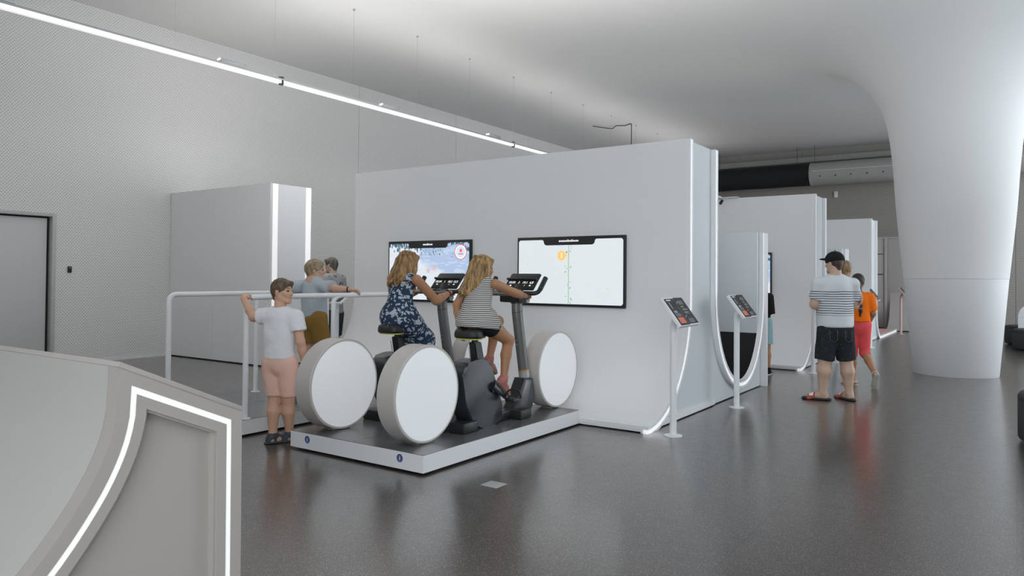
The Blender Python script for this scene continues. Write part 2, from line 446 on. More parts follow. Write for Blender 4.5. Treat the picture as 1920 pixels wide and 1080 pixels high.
def end_face(name, front, back, parent, x, sgn, m_frame, m_led, m_panel, depth=0.07, w=0.10, led=(0.03, 0.072)):
    """framed end of a wall: front and back are curves running top to floor with the wall on their left / right"""
    for nm, c, s in (('front', front, 1), ('back', back, -1)):
        if c is None: continue
        a, b = sorted((x, x-sgn*0.05))
        cc = c if s == 1 else c
        band('end_frame', cc, 0, s*led[0], a, b, m_frame, parent)
        a2, b2 = sorted((x-sgn*0.006, x-sgn*0.05))
        band('led_strip', cc, s*led[0], s*led[1], a2, b2, m_led, parent)
        band('end_frame', cc, s*led[1], s*w, a, b, m_frame, parent)

def exhibit_wall(dy, x_left, label, back_curve_fn=None, screens=(), full=True):
    root = empty('exhibit_wall', (0, dy, 0), label=label, cat='exhibit wall')
    yw, yb, zt = 7.387, 8.278, 2.94
    front = [(yw, zt)] + cove(6.345, yw, 0.07, 1.30)
    poly_l = offset_curve(front, 0.035)
    n = 4; L = EX-0.05-(x_left+0.05)
    for i in range(n):
        a = x_left+0.05+L*i/n+0.0003; b = x_left+0.05+L*(i+1)/n-0.0003
        bm = bmesh.new(); bm_extrude(bm, front+poly_l[::-1], a, b, 'YZ'); from_bm('front_panel', bm, WHITE, root, angle=25)
    box('plinth', (x_left+0.03, 6.36, 0.012), (EX-0.03, yb, 0.075), WHITE, root)
    box('top_panel', (x_left, yw+0.01, zt-0.03), (EX-0.06, yb-0.01, zt), WHITE, root)
    box('back_panel', (x_left+0.05, yb-0.035, 0.0), (EX-0.06, yb, zt), WHITE, root)
    # ends
    if back_curve_fn is None:
        back = [(yb, zt), (yb, 1.25)] + [(yb+0.97*(1-math.cos(t)), 1.25-1.06*math.sin(t)) for t in np.linspace(0.08, math.pi/2, 14)]
        back = [(float(a), float(b)) for a, b in back]
        right = [(float(a), float(b)) for a, b in [(10.09-0.84*(1-math.cos(t)), 1.25-1.06*math.sin(t)) for t in np.linspace(math.pi/2-0.12, 0.0, 14)]]
        back_full = back + right + [(10.09, 2.09)]
    else: back_full = back_curve_fn
    for sg, xe in ((1, EX), (-1, x_left)):
        end_face('e', front, None, root, xe, sg, WHITE2, LED, WHITE)
        bk = back_full if sg == 1 else [(yb, zt), (yb, 0.0)]
        end_face('e', None, bk, root, xe, sg, WHITE2, LED, WHITE)
        fi = offset_curve(front, 0.09); bi = offset_curve(bk, -0.09)
        poly = fi + [(6.35, 0.012)] + ([(yb, 0.012)] if sg == -1 else [(bk[-1][0], 0.012)]) + bi[::-1]
        if sg == 1 and back_curve_fn is None:
            poly = fi + [(6.35, 0.012), (10.17, 0.012)] + offset_curve(back_full, -0.085)[:-1][::-1]
        a, b = sorted((xe-sg*0.05, xe-sg*0.075))
        try: extrude('end_panel', poly, a, b, BLUE_BOARD, root, angle=30)
        except Exception as e: print('end panel', e)
    for (x0, x1, z0, z1, kind) in screens: pass
    return root

w1 = exhibit_wall(0.0, -7.86, 'big white exhibit wall holding the two screens in front of the bikes')
w2 = exhibit_wall(5.87, -7.86, 'second tall white exhibit wall, behind the low partition with the dark foot')
flat_back = [(8.278, 2.94), (8.278, 0.75)] + [(8.278+0.6*(1-math.cos(t)), 0.75-0.69*math.sin(t)) for t in np.linspace(0.1, math.pi/2, 10)] + [(11.9, 0.06)]
flat_back = [(float(a), float(b)) for a, b in flat_back]
w3 = exhibit_wall(11.8, -7.86, 'farthest tall white exhibit wall, with the light strip curving to the floor', back_curve_fn=flat_back)
tag(box('pink_floor_mat', (-7.5, 20.6, 0.0), (EX-0.08, 23.7, 0.055), PINKMAT, bev=0.01), 'pink floor mat lying behind the farthest exhibit wall', 'floor mat')

# low partition closing the trough behind the big wall
lp = empty('low_partition', (0, 10.0, 0), label='low white partition with a black foot behind the big exhibit wall', cat='partition')
box('board', (-7.8, 0.0, 0.73), (EX-0.052, 0.16, 2.09), BLUE_BOARD, lp, 0.003)
box('black_foot', (-7.8, 0.005, 0.0), (EX-0.055, 0.155, 0.73), BLACK_M, lp)
box('back_board', (-7.8, 0.165, 0.0), (EX+0.03, 0.235, 2.09), WHITE, lp, 0.004)
tag(box('trough_floor', (-7.8, 8.33, 0.002), (EX-0.08, 9.99, 0.05), BLACK_M), 'black floor of the trough between the big wall and the low partition', 'floor mat')
lp2 = empty('low_partition', (0, 15.87, 0), label='low white partition behind the second tall exhibit wall', cat='partition')
box('board', (-7.8, 0.0, 0.73), (EX-0.052, 0.16, 2.09), BLUE_BOARD, lp2, 0.003); box('black_foot', (-7.8, 0.005, 0.0), (EX-0.055, 0.155, 0.73), BLACK_M, lp2)
box('back_board', (-7.8, 0.165, 0.0), (EX+0.03, 0.235, 2.09), WHITE, lp2, 0.004)

# end block by the left wall
bl = empty('exhibit_wall', (0, 0, 0), label='plain tall grey-fronted wall block standing against the perforated wall', cat='exhibit wall')
bx1 = -9.755
box('front_panel', (WX+0.01, 7.352, 0.02), (bx1-1.52, 7.39, 2.935), WHITE, bl); box('front_panel', (bx1-1.517, 7.352, 0.02), (bx1-0.002, 7.39, 2.935), WHITE, bl)
box('plinth', (WX+0.01, 7.375, 0.0), (bx1-0.02, 8.15, 0.03), BLACK_M, bl)
box('top_panel', (WX+0.01, 7.39, 2.905), (bx1-0.04, 8.17, 2.935), WHITE, bl); box('back_panel', (WX+0.01, 8.14, 0.0), (bx1-0.04, 8.175, 2.9), WHITE, bl)
box('end_panel', (bx1-0.05, 7.50, 0.02), (bx1-0.015, 8.07, 2.93), WHITE2, bl)
for a, b in ((7.396, 7.50), (8.07, 8.165)):
    box('led_strip', (bx1-0.04, a, 0.02), (bx1-0.004, b, 2.93), LED, bl)
for a, b in ((7.391, 7.396), (8.165, 8.175)): box('end_frame', (bx1-0.04, a, 0.02), (bx1, b, 2.935), WHITE2, bl)

# grey booth at the far end
fb = empty('far_booth', (0, 24.5, 0), label='grey panelled booth at the far end beside the column', cat='booth')
FARB = mat('far_grey', (0.42, 0.40, 0.385), 0.6)
for a, b in ((-6.0, -4.6), (-4.6, -3.26), (-3.18, -2.2), (-2.2, -1.0)): box('panel', (a+0.01, 0, 0.06), (b-0.01, 0.06, 2.72), FARB, fb, 0.004)
box('post', (-3.26, -0.03, 0), (-3.18, 0.03, 2.72), FARB, fb, 0.004); box('top_rail', (-6.0, -0.02, 2.72), (-1.0, 0.1, 2.77), FARB, fb)
box('shelf_slot', (-4.5, -0.012, 1.63), (-3.3, 0.0, 1.66), BLACK_M, fb); box('shelf_slot', (-4.5, -0.012, 2.25), (-3.3, 0.0, 2.27), BLACK_M, fb)
extrude('curved_foot', [(-0.9, 0.02), (0.0, 0.02), (0.0, 1.1)] + [(-0.9+0.9*math.sin(t), 0.05+1.05*(1-math.cos(t))) for t in np.linspace(1.5, 0, 10)], -3.1, -1.0, FARB, fb)

# foreground low wall with sloping top and inset light line
fw = empty('low_exhibit_wall', (0, 0, 0), label='low greige wall in the foreground with a light line framing its end', cat='exhibit wall')
edge = [(1.452, 1.10), (1.449, 0.95), (1.424, 0.82), (1.373, 0.698), (1.288, 0.562), (1.158, 0.399), (1.02, 0.26), (0.86, 0.15), (0.66, 0.07), (0.42, 0.03)]
edge = hermite(edge, 3)
front = edge
fl = offset_curve(front, 0.03)
for i in range(4):
    a = -7.3+1.0975*i+0.001; b = a+1.0965
    extrude('cove_panel', front+fl[::-1], a, b, GREIGE_L, fw, angle=30)
ring = [(1.452, 1.10), (1.995, 0.853), (2.0, 0.0)]
tf = Vector((1.995-1.452, 0.853-1.10)).normalized(); nf = Vector((-tf.y, tf.x))
extrude('top_board', [(1.447, 1.098), (1.992, 0.85), (1.992+nf.x*0.02, 0.85+nf.y*0.02), (1.447+nf.x*0.02, 1.098+nf.y*0.02)], -7.3, EX+0.004, GREIGE, fw, bev=0.0015)
box('back_panel', (-7.3, 1.965, 0.0), (EX-0.05, 1.995, 0.845), GREIGE, fw)
closed = [q for q in front[::-1] if q[1] < 0.93] + [(1.452, 1.10), (1.995, 0.853), (2.0, 0.02)]
def ring_band(nm, o1, o2, x0, x1, m): return band(nm, closed, -o1, -o2, x0, x1, m, fw)
ring_band('end_frame', 0.0, 0.052, EX-0.08, EX, GREIGE)
ring_band('led_strip', 0.052, 0.076, EX-0.08, EX-0.004, LED)
ring_band('end_frame', 0.076, 0.118, EX-0.08, EX, GREIGE)
ring_band('bevel_frame', 0.118, 0.128, EX-0.09, EX-0.012, GREIGE)
pin = offset_curve(closed, -0.12)
extrude('end_panel', pin + [(1.9, 0.0), (0.4, 0.0)], EX-0.095, EX-0.05, GREIGE, fw, angle=30)

# ------------------------------------------------------------------ wall screens
def unlit(name, col, s=1.0):
    return mat(name, tuple(c*0.35 for c in col), 0.35, emit=col, estr=s)
g = N('snow_picture', 0.25)
o = g.sep(g.tc.outputs['Object']); u, v = o[0], o[2]
e_ = g.math('ADD', v, g.math('MULTIPLY', g.math('SUBTRACT', g.noise(2.6), 0.5), 0.45))
d_ = g.math('SUBTRACT', g.math('ADD', e_, g.math('MULTIPLY', u, 0.28)), 0.02)
sky = g.n('ShaderNodeMapRange'); g.put(sky.inputs[0], d_); sky.inputs[1].default_value = 0.0; sky.inputs[2].default_value = 0.10
msk = g.math('MULTIPLY', sky.outputs[0], g.math('GREATER_THAN', g.math('ADD', u, g.math('MULTIPLY', g.noise(4.0), 0.2)), -0.05))
c1 = g.mix(g.math('MULTIPLY', msk, 0.62), (0.62, 0.66, 0.71), (0.20, 0.34, 0.60))
str_ = g.noise(6.0, g.vscale(g.tc.outputs['Object'], (1.0, 1.0, 4.0)))
c1 = g.mix(g.math('MULTIPLY', g.math('GREATER_THAN', str_, 0.56), 0.30), c1, (0.70, 0.75, 0.80))
tr = g.vor(26.0, g.vscale(g.tc.outputs['Object'], (1.5, 1.0, 0.55)))
top = g.n('ShaderNodeMapRange'); g.put(top.inputs[0], v); top.inputs[1].default_value = 0.12; top.inputs[2].default_value = 0.36
tm = g.math('MULTIPLY', g.math('LESS_THAN', tr, g.math('MULTIPLY', top.outputs[0], 0.60)), g.math('GREATER_THAN', g.noise(5.0), 0.46))
c1 = g.mix(tm, c1, (0.05, 0.12, 0.18))
g.color(g.mix(0.75, c1, (0, 0, 0))); g.put(g.b.inputs['Emission Color'], c1); g.b.inputs['Emission Strength'].default_value = 0.86
SNOW = g.m
g = N('route_picture', 0.25)
gc = g.mix(g.noise(3.0), (0.61, 0.65, 0.675), (0.62, 0.66, 0.68))
g.color(g.mix(0.75, gc, (0, 0, 0))); g.put(g.b.inputs['Emission Color'], gc); g.b.inputs['Emission Strength'].default_value = 0.85
ROUTE = g.m
GLASS_G = unlit('screen_green', (0.22, 0.42, 0.16), 0.8); GLASS_O = unlit('screen_orange', (0.85, 0.50, 0.16), 0.85)
GLASS_P = unlit('screen_pale_blue', (0.55, 0.62, 0.75), 0.85); GLASS_R = unlit('screen_red', (0.75, 0.16, 0.12), 0.8)
GLASS_W = unlit('screen_white', (0.80, 0.82, 0.84), 0.85); GLASS_D = unlit('screen_dark_green', (0.05, 0.13, 0.10), 0.8)
GLASS_MINT = unlit('screen_mint', (0.42, 0.66, 0.50), 0.8)

def disc(name, x, z, r, m, parent, y, n=24, ring=0.0):
    bm = bmesh.new()
    if ring:
        a = [bm.verts.new((x+math.cos(2*math.pi*k/n)*r, y, z+math.sin(2*math.pi*k/n)*r)) for k in range(n)]
        b = [bm.verts.new((x+math.cos(2*math.pi*k/n)*(r-ring), y, z+math.sin(2*math.pi*k/n)*(r-ring))) for k in range(n)]
        for k in range(n): bm.faces.new((a[k], a[(k+1) % n], b[(k+1) % n], b[k]))
    else:
        bm.faces.new([bm.verts.new((x+math.cos(2*math.pi*k/n)*r, y, z+math.sin(2*math.pi*k/n)*r)) for k in range(n)])
    return from_bm(name, bm, m, parent)

def screen(xc, yw, label, picture, title):
    W, Hh = 1.437, 0.816
    rt = empty('wall_screen', (xc, yw, 1.529), label=label, cat='screen')
    box('housing', (-W/2, -0.045, -Hh/2), (W/2, 0.0, Hh/2), BLACK, rt, 0.004)
    a, t = W/2-0.022, Hh/2
    pic = [(-a+0.02, -t+0.03), (a-0.02, -t+0.03), (a, -t+0.05), (a, t-0.055), (a-0.02, t-0.035),
           (0.36, t-0.035), (0.345, t-0.05), (0.335, t-0.085), (0.31, t-0.10), (-0.31, t-0.10), (-0.335, t-0.085), (-0.345, t-0.05), (-0.36, t-0.035),
           (-a+0.02, t-0.035), (-a, t-0.055), (-a, -t+0.05)]
    extrude('display', pic, -0.0475, -0.0455, picture, rt, 'XZ')
    for i in range(len(title)):
        if title[i] == ' ': continue
        hgt = 0.018 if title[i] == 'x' else 0.026
        box('title_letter', (-len(title)*0.0095+i*0.019, -0.0465, t-0.062), (-len(title)*0.0095+i*0.019+0.013, -0.0458, t-0.062+hgt), GLASS_W, rt)
    return rt
Yf = -0.0485
s1 = screen(-6.43, 7.387, 'wall screen showing a snowy slope, behind the rider in the floral dress', SNOW, 'xxxxXxxxx')
for (x, z) in ((0.12, 0.04), (0.01, 0.005)):
    bm = bmesh.new(); bm_box(bm, (x-0.02, Yf-0.001, z-0.018), (x+0.02, Yf, z+0.018)); from_bm('marker', bm, GLASS_R, s1)
    box('marker_core', (x-0.01, Yf-0.002, z-0.009), (x+0.01, Yf-0.001, z+0.009), GLASS_W, s1)
disc('dial', 0.56, 0.25, 0.085, GLASS_P, s1, Yf); disc('dial_ring', 0.56, 0.25, 0.088, GLASS_W, s1, Yf-0.001, 32, 0.014)
disc('dial_ring', 0.56, 0.25, 0.102, GLASS_R, s1, Yf-0.0005, 32, 0.008); disc('dial_mark', 0.565, 0.268, 0.022, GLASS_R, s1, Yf-0.002)
box('dial_text', (0.525, Yf-0.002, 0.218), (0.60, Yf-0.001, 0.232), GLASS_R, s1)
for i in range(46): box('speckle', *(lambda x, z: ((x, Yf-0.001, z), (x+0.010, Yf, z+0.009)))(-0.16+0.43*random.random(), 0.21+0.08*random.random()), m=GLASS_D, parent=s1)
s2 = screen(-4.27, 7.387, 'wall screen with a white route map and an orange number one', ROUTE, 'xxxxxxXxxXxxxx')
box('route_line', (-0.003, Yf-0.001, -0.372), (0.005, Yf, 0.305), GLASS_G, s2)
disc('pin', -0.093, 0.185, 0.058, GLASS_O, s2, Yf-0.001)
bm = bmesh.new(); bm.faces.new([bm.verts.new(p) for p in ((-0.045, Yf-0.001, 0.21), (-0.045, Yf-0.001, 0.165), (-0.018, Yf-0.001, 0.187))]); from_bm('pin_tip', bm, GLASS_O, s2)
text_mesh('pin_number', '1', 0.088, GLASS_W, s2, (-0.094, Yf-0.002, 0.184), (math.pi/2, 0, 0))
disc('pin_faint', 0.075, -0.19, 0.05, GLASS_P, s2, Yf-0.001, 24, 0.014)
for (x, z) in ((-0.565, 0.09), (0.51, -0.19)): disc('waypoint', x, z, 0.010, GLASS_O, s2, Yf-0.001, 12)
rnd_ = random.Random(3)
for zc in (0.26, 0.02, -0.15, -0.33):
    for i in range(8):
        x = rnd_.choice((-1, 1))*rnd_.uniform(0.012, 0.05); z = zc+rnd_.uniform(-0.045, 0.045)
        disc('map_tree', x, z, rnd_.uniform(0.003, 0.006), GLASS_D, s2, Yf-0.001, 8)
s3 = screen(-4.27, 13.257, 'wall screen on the second wall, mostly hidden by the low partition', SNOW, 'xxxxXxxxx')
s4 = screen(-4.27, 19.187, 'wall screen on the farthest wall, peeking out beside the man with the cap', GLASS_MINT, 'xxxxXxxxx')

# ------------------------------------------------------------------ bike platform
PZ = 0.15
g = N('platform_top', 0.22, 0.9)
g.color(g.mix(g.noise(220), (0.095, 0.098, 0.10), (0.125, 0.128, 0.13))); g.put(g.b.inputs['Roughness'], g.math('MULTIPLY_ADD', g.noise(3), 0.08, 0.22))
PTOP = g.m
def platform(x0, x1, y0, y1, label):
    root = empty('platform', ((x0+x1)/2, (y0+y1)/2, 0), label=label, cat='platform')
    a, b = (x1-x0)/2, (y1-y0)/2
    box('side_board', (-a, -b, 0.018), (a, -b+0.02, PZ-0.008), WHITE2, root); box('side_board', (-a, b-0.02, 0.018), (a, b, PZ-0.008), WHITE2, root)
    box('side_board', (-a, -b+0.02, 0.018), (-a+0.02, b-0.02, PZ-0.008), WHITE2, root); box('side_board', (a-0.02, -b+0.02, 0.018), (a, b-0.02, PZ-0.008), WHITE2, root)
    box('trim', (-a, -b, PZ-0.008), (a, b, PZ-0.004), WHITE2, root)
    for i in range(2):
        for j in range(3):
            xa = -a+0.004+i*a; ya = -b+0.004+j*2*b/3
            box('deck_plate', (xa, ya, PZ-0.004), (xa+a-0.006, ya+2*b/3-0.004, PZ), PTOP, root)
    for sx in (-1, 1):
        for sy in (-1, 0, 1): lathe('foot', [(0, 0), (0.03, 0), (0.03, 0.02), (0, 0.02)], BLACK, root, 12, 'Z', (sx*(a-0.12), sy*(b-0.12), 0), close=False)
    return root, a, b
p1, a, b = platform(-5.043, -3.558, 4.035, 6.342, 'low white platform with dark deck carrying the two exercise bikes')
for x in (-4.83, -3.79):
    st = empty('sticker', (x+4.3005, -b-0.0005, 0.098)); st.parent = p1
    bm = bmesh.new(); n = 28
    bm.faces.new([bm.verts.new((math.cos(2*math.pi*k/n)*0.031, -0.001, math.sin(2*math.pi*k/n)*0.031)) for k in range(n)]); from_bm('sticker_disc', bm, BLUE_DOT, st)
    disc('pictogram_head', 0, 0.013, 0.004, PAPER, st, -0.002, 10)
    bm = bmesh.new(); bm.faces.new([bm.verts.new(p) for p in ((-0.007, -0.002, 0.007), (0.007, -0.002, 0.007), (0.004, -0.002, -0.008), (0.003, -0.002, -0.02), (-0.003, -0.002, -0.02), (-0.004, -0.002, -0.008))]); from_bm('pictogram_body', bm, PAPER, st)
p2, a, b = platform(-7.20, -5.725, 3.97, 6.342, 'low white platform with handrails on which a boy is balancing')

def handrail(x, label):
    rt = empty('handrail', (x, 4.10, PZ), label=label, cat='handrail')
    R = 0.026; zt = 1.105
    tube('rail', arc_path([(0, 0, 0.0), (0, 0, zt), (0, 2.05, zt), (0, 2.05, 0.0)], 0.085, 8), R, WHITE2, rt, 14)
    tube('post', arc_path([(0, 1.03, 0.0), (0, 1.03, zt-0.03), (0, 1.12, zt-0.005)], 0.05, 5), R*0.95, WHITE2, rt, 14)
    for y in (0, 1.03, 2.05): lathe('base_plate', [(0, 0), (0.05, 0), (0.05, 0.006), (0.026, 0.008)], WHITE2, rt, 20, 'Z', (0, y, 0), close=False)
    return rt
handrail(-5.765, 'white tubular handrail gripped by the boy in the white shirt')
handrail(-7.03, 'white tubular handrail on the far side of the balancing platform')

# balance board on the second platform
bb_ = empty('balance_board', (-6.48, 5.36, PZ), label='grey balance board under the blond boy on the railed platform', cat='balance board')
bm = bmesh.new(); n = 40
poly = [(math.copysign(abs(math.cos(t))**0.75, math.cos(t))*0.46, math.copysign(abs(math.sin(t))**0.75, math.sin(t))*0.24) for t in np.linspace(0, 2*math.pi, n, endpoint=False)]
bm_extrude(bm, poly, 0.10, 0.13, 'XY', 0.008); from_bm('deck', bm, SILVER, bb_, angle=35)
lathe('pivot', [(0, 0.0), (0.16, 0.0), (0.15, 0.03), (0.06, 0.07), (0.05, 0.10), (0, 0.10)], BLACK, bb_, 28, close=False)

# ------------------------------------------------------------------ wheel discs
def wheel(x, y, label):
    rt = empty('wheel_disc', (x, y, PZ), label=label, cat='wheel disc', group='round backlit wheel discs of the bikes')
    R, h = 0.382, 0.093; c = 0.004+R
    lathe('rim', [(R-0.02, -h), (R-0.006, -h), (R, -h+0.006), (R, h-0.006), (R-0.006, h), (R-0.02, h)], RIM, rt, 96, 'X', (0, 0, c), close=False, angle=30)
    lathe('light_face', [(0, h-0.003), (R-0.013, h-0.003), (R-0.013, h-0.02), (0, h-0.02)][::-1], DISC, rt, 96, 'X', (0, 0, c), close=False)
    lathe('light_face', [(0, -h+0.003), (R-0.013, -h+0.003), (R-0.013, -h+0.02), (0, -h+0.02)], DISC, rt, 96, 'X', (0, 0, c), close=False)
    box('mount', (-0.06, -0.09, 0.0), (0.06, 0.09, 0.012), STEEL, rt, 0.002)
    return rt
wheel(-3.88, 4.345, 'beige-rimmed round light disc nearest the camera, rear wheel of the right bike')
wheel(-4.805, 4.335, 'grey-rimmed round light disc beside the boy in the white shirt')
wheel(-3.88, 6.33, 'round light disc at the front of the right bike, near the big wall')
wheel(-4.805, 6.33, 'round light disc half hidden behind the right bike, front of the left bike')

# ------------------------------------------------------------------ exercise bikes
def make_bike(label, digits):
    rt = empty('exercise_bike', (0, 0, 0), label=label, cat='exercise bike', group='exercise bikes on the platform')
    sh = [(-0.20, 0.42), (-0.205, 0.50), (-0.17, 0.56), (-0.09, 0.585), (0.14, 0.575), (0.195, 0.545), (0.215, 0.49), (0.36, 0.02), (0.02, 0.02), (-0.10, 0.10)]
    body = extrude('shroud', hermite(sh+[sh[0]], 5)[:-1], -0.085, 0.085, DARKTEAL, rt, bev=0.024, seg=4, angle=85)
    box('base_beam', (-0.05, -0.15, 0.0), (0.05, 0.62, 0.085), DARKTEAL, rt, 0.015)
    box('rear_foot', (-0.13, -0.25, 0.0), (0.13, -0.045, 0.09), BLACK, rt, 0.012); box('front_foot', (-0.155, 0.56, 0.0), (0.155, 0.74, 0.085), BLACK, rt, 0.012)
    lpst = extrude('lower_post', [(0.56, 0.06), (0.63, 0.15), (0.755, 0.355), (0.905, 0.34), (0.945, 0.17), (0.90, 0.06), (0.82, 0.0), (0.58, 0.0)], -0.062, 0.062, DARKTEAL, rt, bev=0.018, seg=3, angle=45)
    extrude('side_plate', [(0.68, 0.16), (0.775, 0.325), (0.865, 0.32), (0.80, 0.14)], 0.0625, 0.066, GUN, lpst, bev=0.001)
    pts = hermite([(0.705, 1.09), (0.712, 0.98), (0.735, 0.86), (0.79, 0.60), (0.845, 0.345)], 6)
    post = tube('frame_post', [(0, y, z) for y, z in pts], 0.056, GUN, rt, 24, ((1, 0, 0), 0.86))
    tube('joint_ring', [(0, 0.7115, 0.986), (0, 0.7123, 0.982)], 0.0566, BLACK_M, post, 24, ((1, 0, 0), 0.87))
    tube('orange_line', [(0, 0.826, 0.432), (0, 0.8285, 0.420)], 0.0575, AMBER, post, 24, ((1, 0, 0), 0.87))
    tube('silver_collar', [(0, 0.829, 0.418), (0, 0.843, 0.355)], 0.0572, SILVER, post, 24, ((1, 0, 0), 0.87))
    for z in (0.70, 0.74): lathe('bolt', [(0.0, -0.006), (0.006, -0.006), (0.006, 0.0)], STEEL, post, 8, 'Y', (-0.0, 0.773-0.056+(0.70-z)*0.2, z-0.03), close=False)
    # saddle
    sp = [Vector((0, 0.115, 0.52)), Vector((0, 0.062, 0.74))]
    bm = bmesh.new()
    for (hx, hy, p, q) in ((0.040, 0.055, sp[0], sp[1]),):
        v0 = [bm.verts.new(p+Vector((sx*hx, sy*hy, 0))) for sx, sy in ((-1, -1), (1, -1), (1, 1), (-1, 1))]
        v1 = [bm.verts.new(q+Vector((sx*hx*0.9, sy*hy*0.9, 0))) for sx, sy in ((-1, -1), (1, -1), (1, 1), (-1, 1))]
        bm.faces.new(v0[::-1]); bm.faces.new(v1)
        for i in range(4): bm.faces.new((v0[i], v0[(i+1) % 4], v1[(i+1) % 4], v1[i]))
        bmesh.ops.bevel(bm, geom=bm.edges[:], offset=0.008, segments=2, affect='EDGES')
    sp_ = from_bm('seat_post', bm, BLACK, rt, angle=40)
    box('scale_strip', (-0.004, -0.0585, 0.56), (0.004, -0.0565, 0.72), STEEL, sp_).matrix_local = Matrix.Translation((0, 0.195, 0.02)) @ Matrix.Rotation(math.radians(13.5), 4, 'X')
    tube('seat_clamp', [(0, 0.062, 0.735), (0, 0.058, 0.775)], 0.030, BLACK, rt, 14)
    outline = [(0.0, -0.115), (0.07, -0.11), (0.118, -0.08), (0.128, -0.03), (0.110, 0.03), (0.070, 0.09), (0.040, 0.15), (0.026, 0.20), (0.0, 0.215)]
    full = hermite(outline, 4); full = full + [(-x, y) for x, y in full[::-1][1:-1]]
    bm = bmesh.new(); rows = []
    for k, (sc, z) in enumerate(((0.80, 0.775), (0.97, 0.782), (1.0, 0.800), (0.985, 0.825), (0.93, 0.845), (0.80, 0.857), (0.5, 0.862), (0.15, 0.862))):
        rows.append([bm.verts.new((x*sc, 0.04+(y-0.04)*sc, z + 0.012*max(0, -y*4)*min(1, sc)*(z > 0.81) - (0.010 if (z > 0.84 and abs(x) < 0.03) else 0))) for x, y in full])
    m_ = len(full)
    for i in range(len(rows)-1):
        for k in range(m_): bm.faces.new((rows[i][k], rows[i][(k+1) % m_], rows[i+1][(k+1) % m_], rows[i+1][k]))
    bm.faces.new(rows[0][::-1]); bm.faces.new(rows[-1])
    sd = from_bm('saddle', bm, RUBBER, rt, angle=70)
    bm = bmesh.new(); bm_extrude(bm, [(x*0.90, 0.04+(y-0.04)*0.90) for x, y in full], 0.768, 0.778, 'XY'); from_bm('yellow_edge', bm, YELLOW, sd)
    # crank, pedals
    for sg in (1, -1):
        pv = Vector((sg*0.088, 0.215, 0.335)); dirv = Vector((0, 0.155, -0.115))*sg
        lathe('crank_hub', [(0, 0), (0.045, 0), (0.045, 0.02), (0, 0.02)] if sg > 0 else [(0, 0), (0.045, 0), (0.045, -0.02), (0, -0.02)], BLACK, rt, 20, 'X', pv, close=False)
        q = pv+dirv+Vector((sg*0.035, 0, 0))
        ck = tube('crank', [pv+Vector((sg*0.02, 0, 0))-dirv*0.15, pv+Vector((sg*0.028, 0, 0))+dirv*0.3, q], [0.033, 0.030, 0.015], DARKTEAL, rt, 12, ((1, 0, 0), 0.5))
        pc = q+Vector((sg*0.065, 0.0, -0.005))
        pd = box('pedal', tuple(pc+Vector((-0.05, -0.048, -0.014))), tuple(pc+Vector((0.05, 0.048, 0.014))), BLACK, rt, 0.006)
        arc = [(pc.x+0.052*math.cos(t), pc.y+0.01, pc.z+0.005+0.085*math.sin(t)) for t in np.linspace(0.0, math.pi, 14)]
        arc = [(pc.x+math.cos(t)*0.05, pc.y+0.012+math.cos(t)*0.052, pc.z+0.01+0.085*math.sin(t)) for t in np.linspace(0.0, math.pi, 16)]
        bm = bmesh.new(); bm_tube(bm, arc, 0.011, 6, True, ((0.0, 0.0, 1.0), 0.6)); from_bm('pedal_strap', bm, BLACK, pd, angle=60)
    # handlebar, console
    hb = empty('handlebar', (0, 0, 0)); hb.parent = rt
    box('clamp', (-0.15, 0.63, 1.07), (0.05, 0.76, 1.165), BLACK, hb, 0.014); tube('clamp_bar', [(-0.16, 0.70, 1.10), (0.13, 0.70, 1.10)], 0.034, GUN, hb, 16)
    tube('clamp_collar', [(0, 0.705, 1.06), (0, 0.705, 1.10)], 0.06, BLACK, hb, 18)
    for s in (-1, 1):
        tube('bar', arc_path([(0, 0.64, 1.165), (s*0.14, 0.60, 1.160), (s*0.275, 0.645, 1.158), (s*0.285, 0.76, 1.30)], 0.05, 5), 0.021, BLACK, hb, 14)
        tube('grip', [(s*0.2785, 0.675, 1.195), (s*0.285, 0.762, 1.302)], 0.0235, RUBBER, hb, 14)
    tube('front_bar', arc_path([(-0.14, 0.60, 1.16), (-0.16, 0.48, 1.15), (0.16, 0.48, 1.15), (0.14, 0.60, 1.16)], 0.05, 5), 0.016, GUN, hb, 12)
    tube('console_neck', [(0, 0.69, 1.13), (0, 0.76, 1.23)], 0.03, BLACK, hb, 12, ((1, 0, 0), 1.8))
    ct = Matrix.Translation((0, 0.79, 1.268)) @ Matrix.Rotation(math.radians(46), 4, 'X')
    co = empty('console', (0, 0, 0)); co.parent = rt; co.matrix_local = ct
    box('housing', (-0.172, -0.105, -0.022), (0.172, 0.105, 0.0), BLACK, co, 0.012, 3)
    box('display_glass', (-0.160, -0.092, 0.0), (0.160, 0.018, 0.0015), BLACK_M, co, 0.0005)
    box('tablet_ledge', (-0.178, 0.012, 0.0), (0.160, 0.030, 0.022), BLACK, co, 0.004)
    box('upper_pad', (-0.150, 0.032, 0.0), (0.160, 0.100, 0.004), RUBBER, co, 0.002)
    return rt, co
def fill_console(co, digits):
    for (x, s) in zip((-0.105, -0.025, 0.045, 0.118), digits):
        text_mesh('digits', s, 0.040, SCREEN_TXT, co, (x, -0.018, 0.002), (0, 0, 0), squeeze=0.85, depth=0.0004)
    for x in (-0.105, -0.03, 0.045, 0.115):
        box('icon', (x-0.009, -0.062, 0.0016), (x+0.009, -0.050, 0.0022), SCREEN_TXT, co, 0.0002)
bikeR, conR = make_bike('black exercise bike nearest the camera, ridden by the girl in stripes', None)
bikeL = copy_tree(bikeR); bikeL['label'] = 'black exercise bike ridden by the person in the floral dress'
conL = [c for c in bikeL.children if c.name.startswith('console')][0]
fill_console(conR, ('10:50', '3', '19,1', '6,8')); fill_console(conL, ('02:54', '1', '10,5', '12,5'))
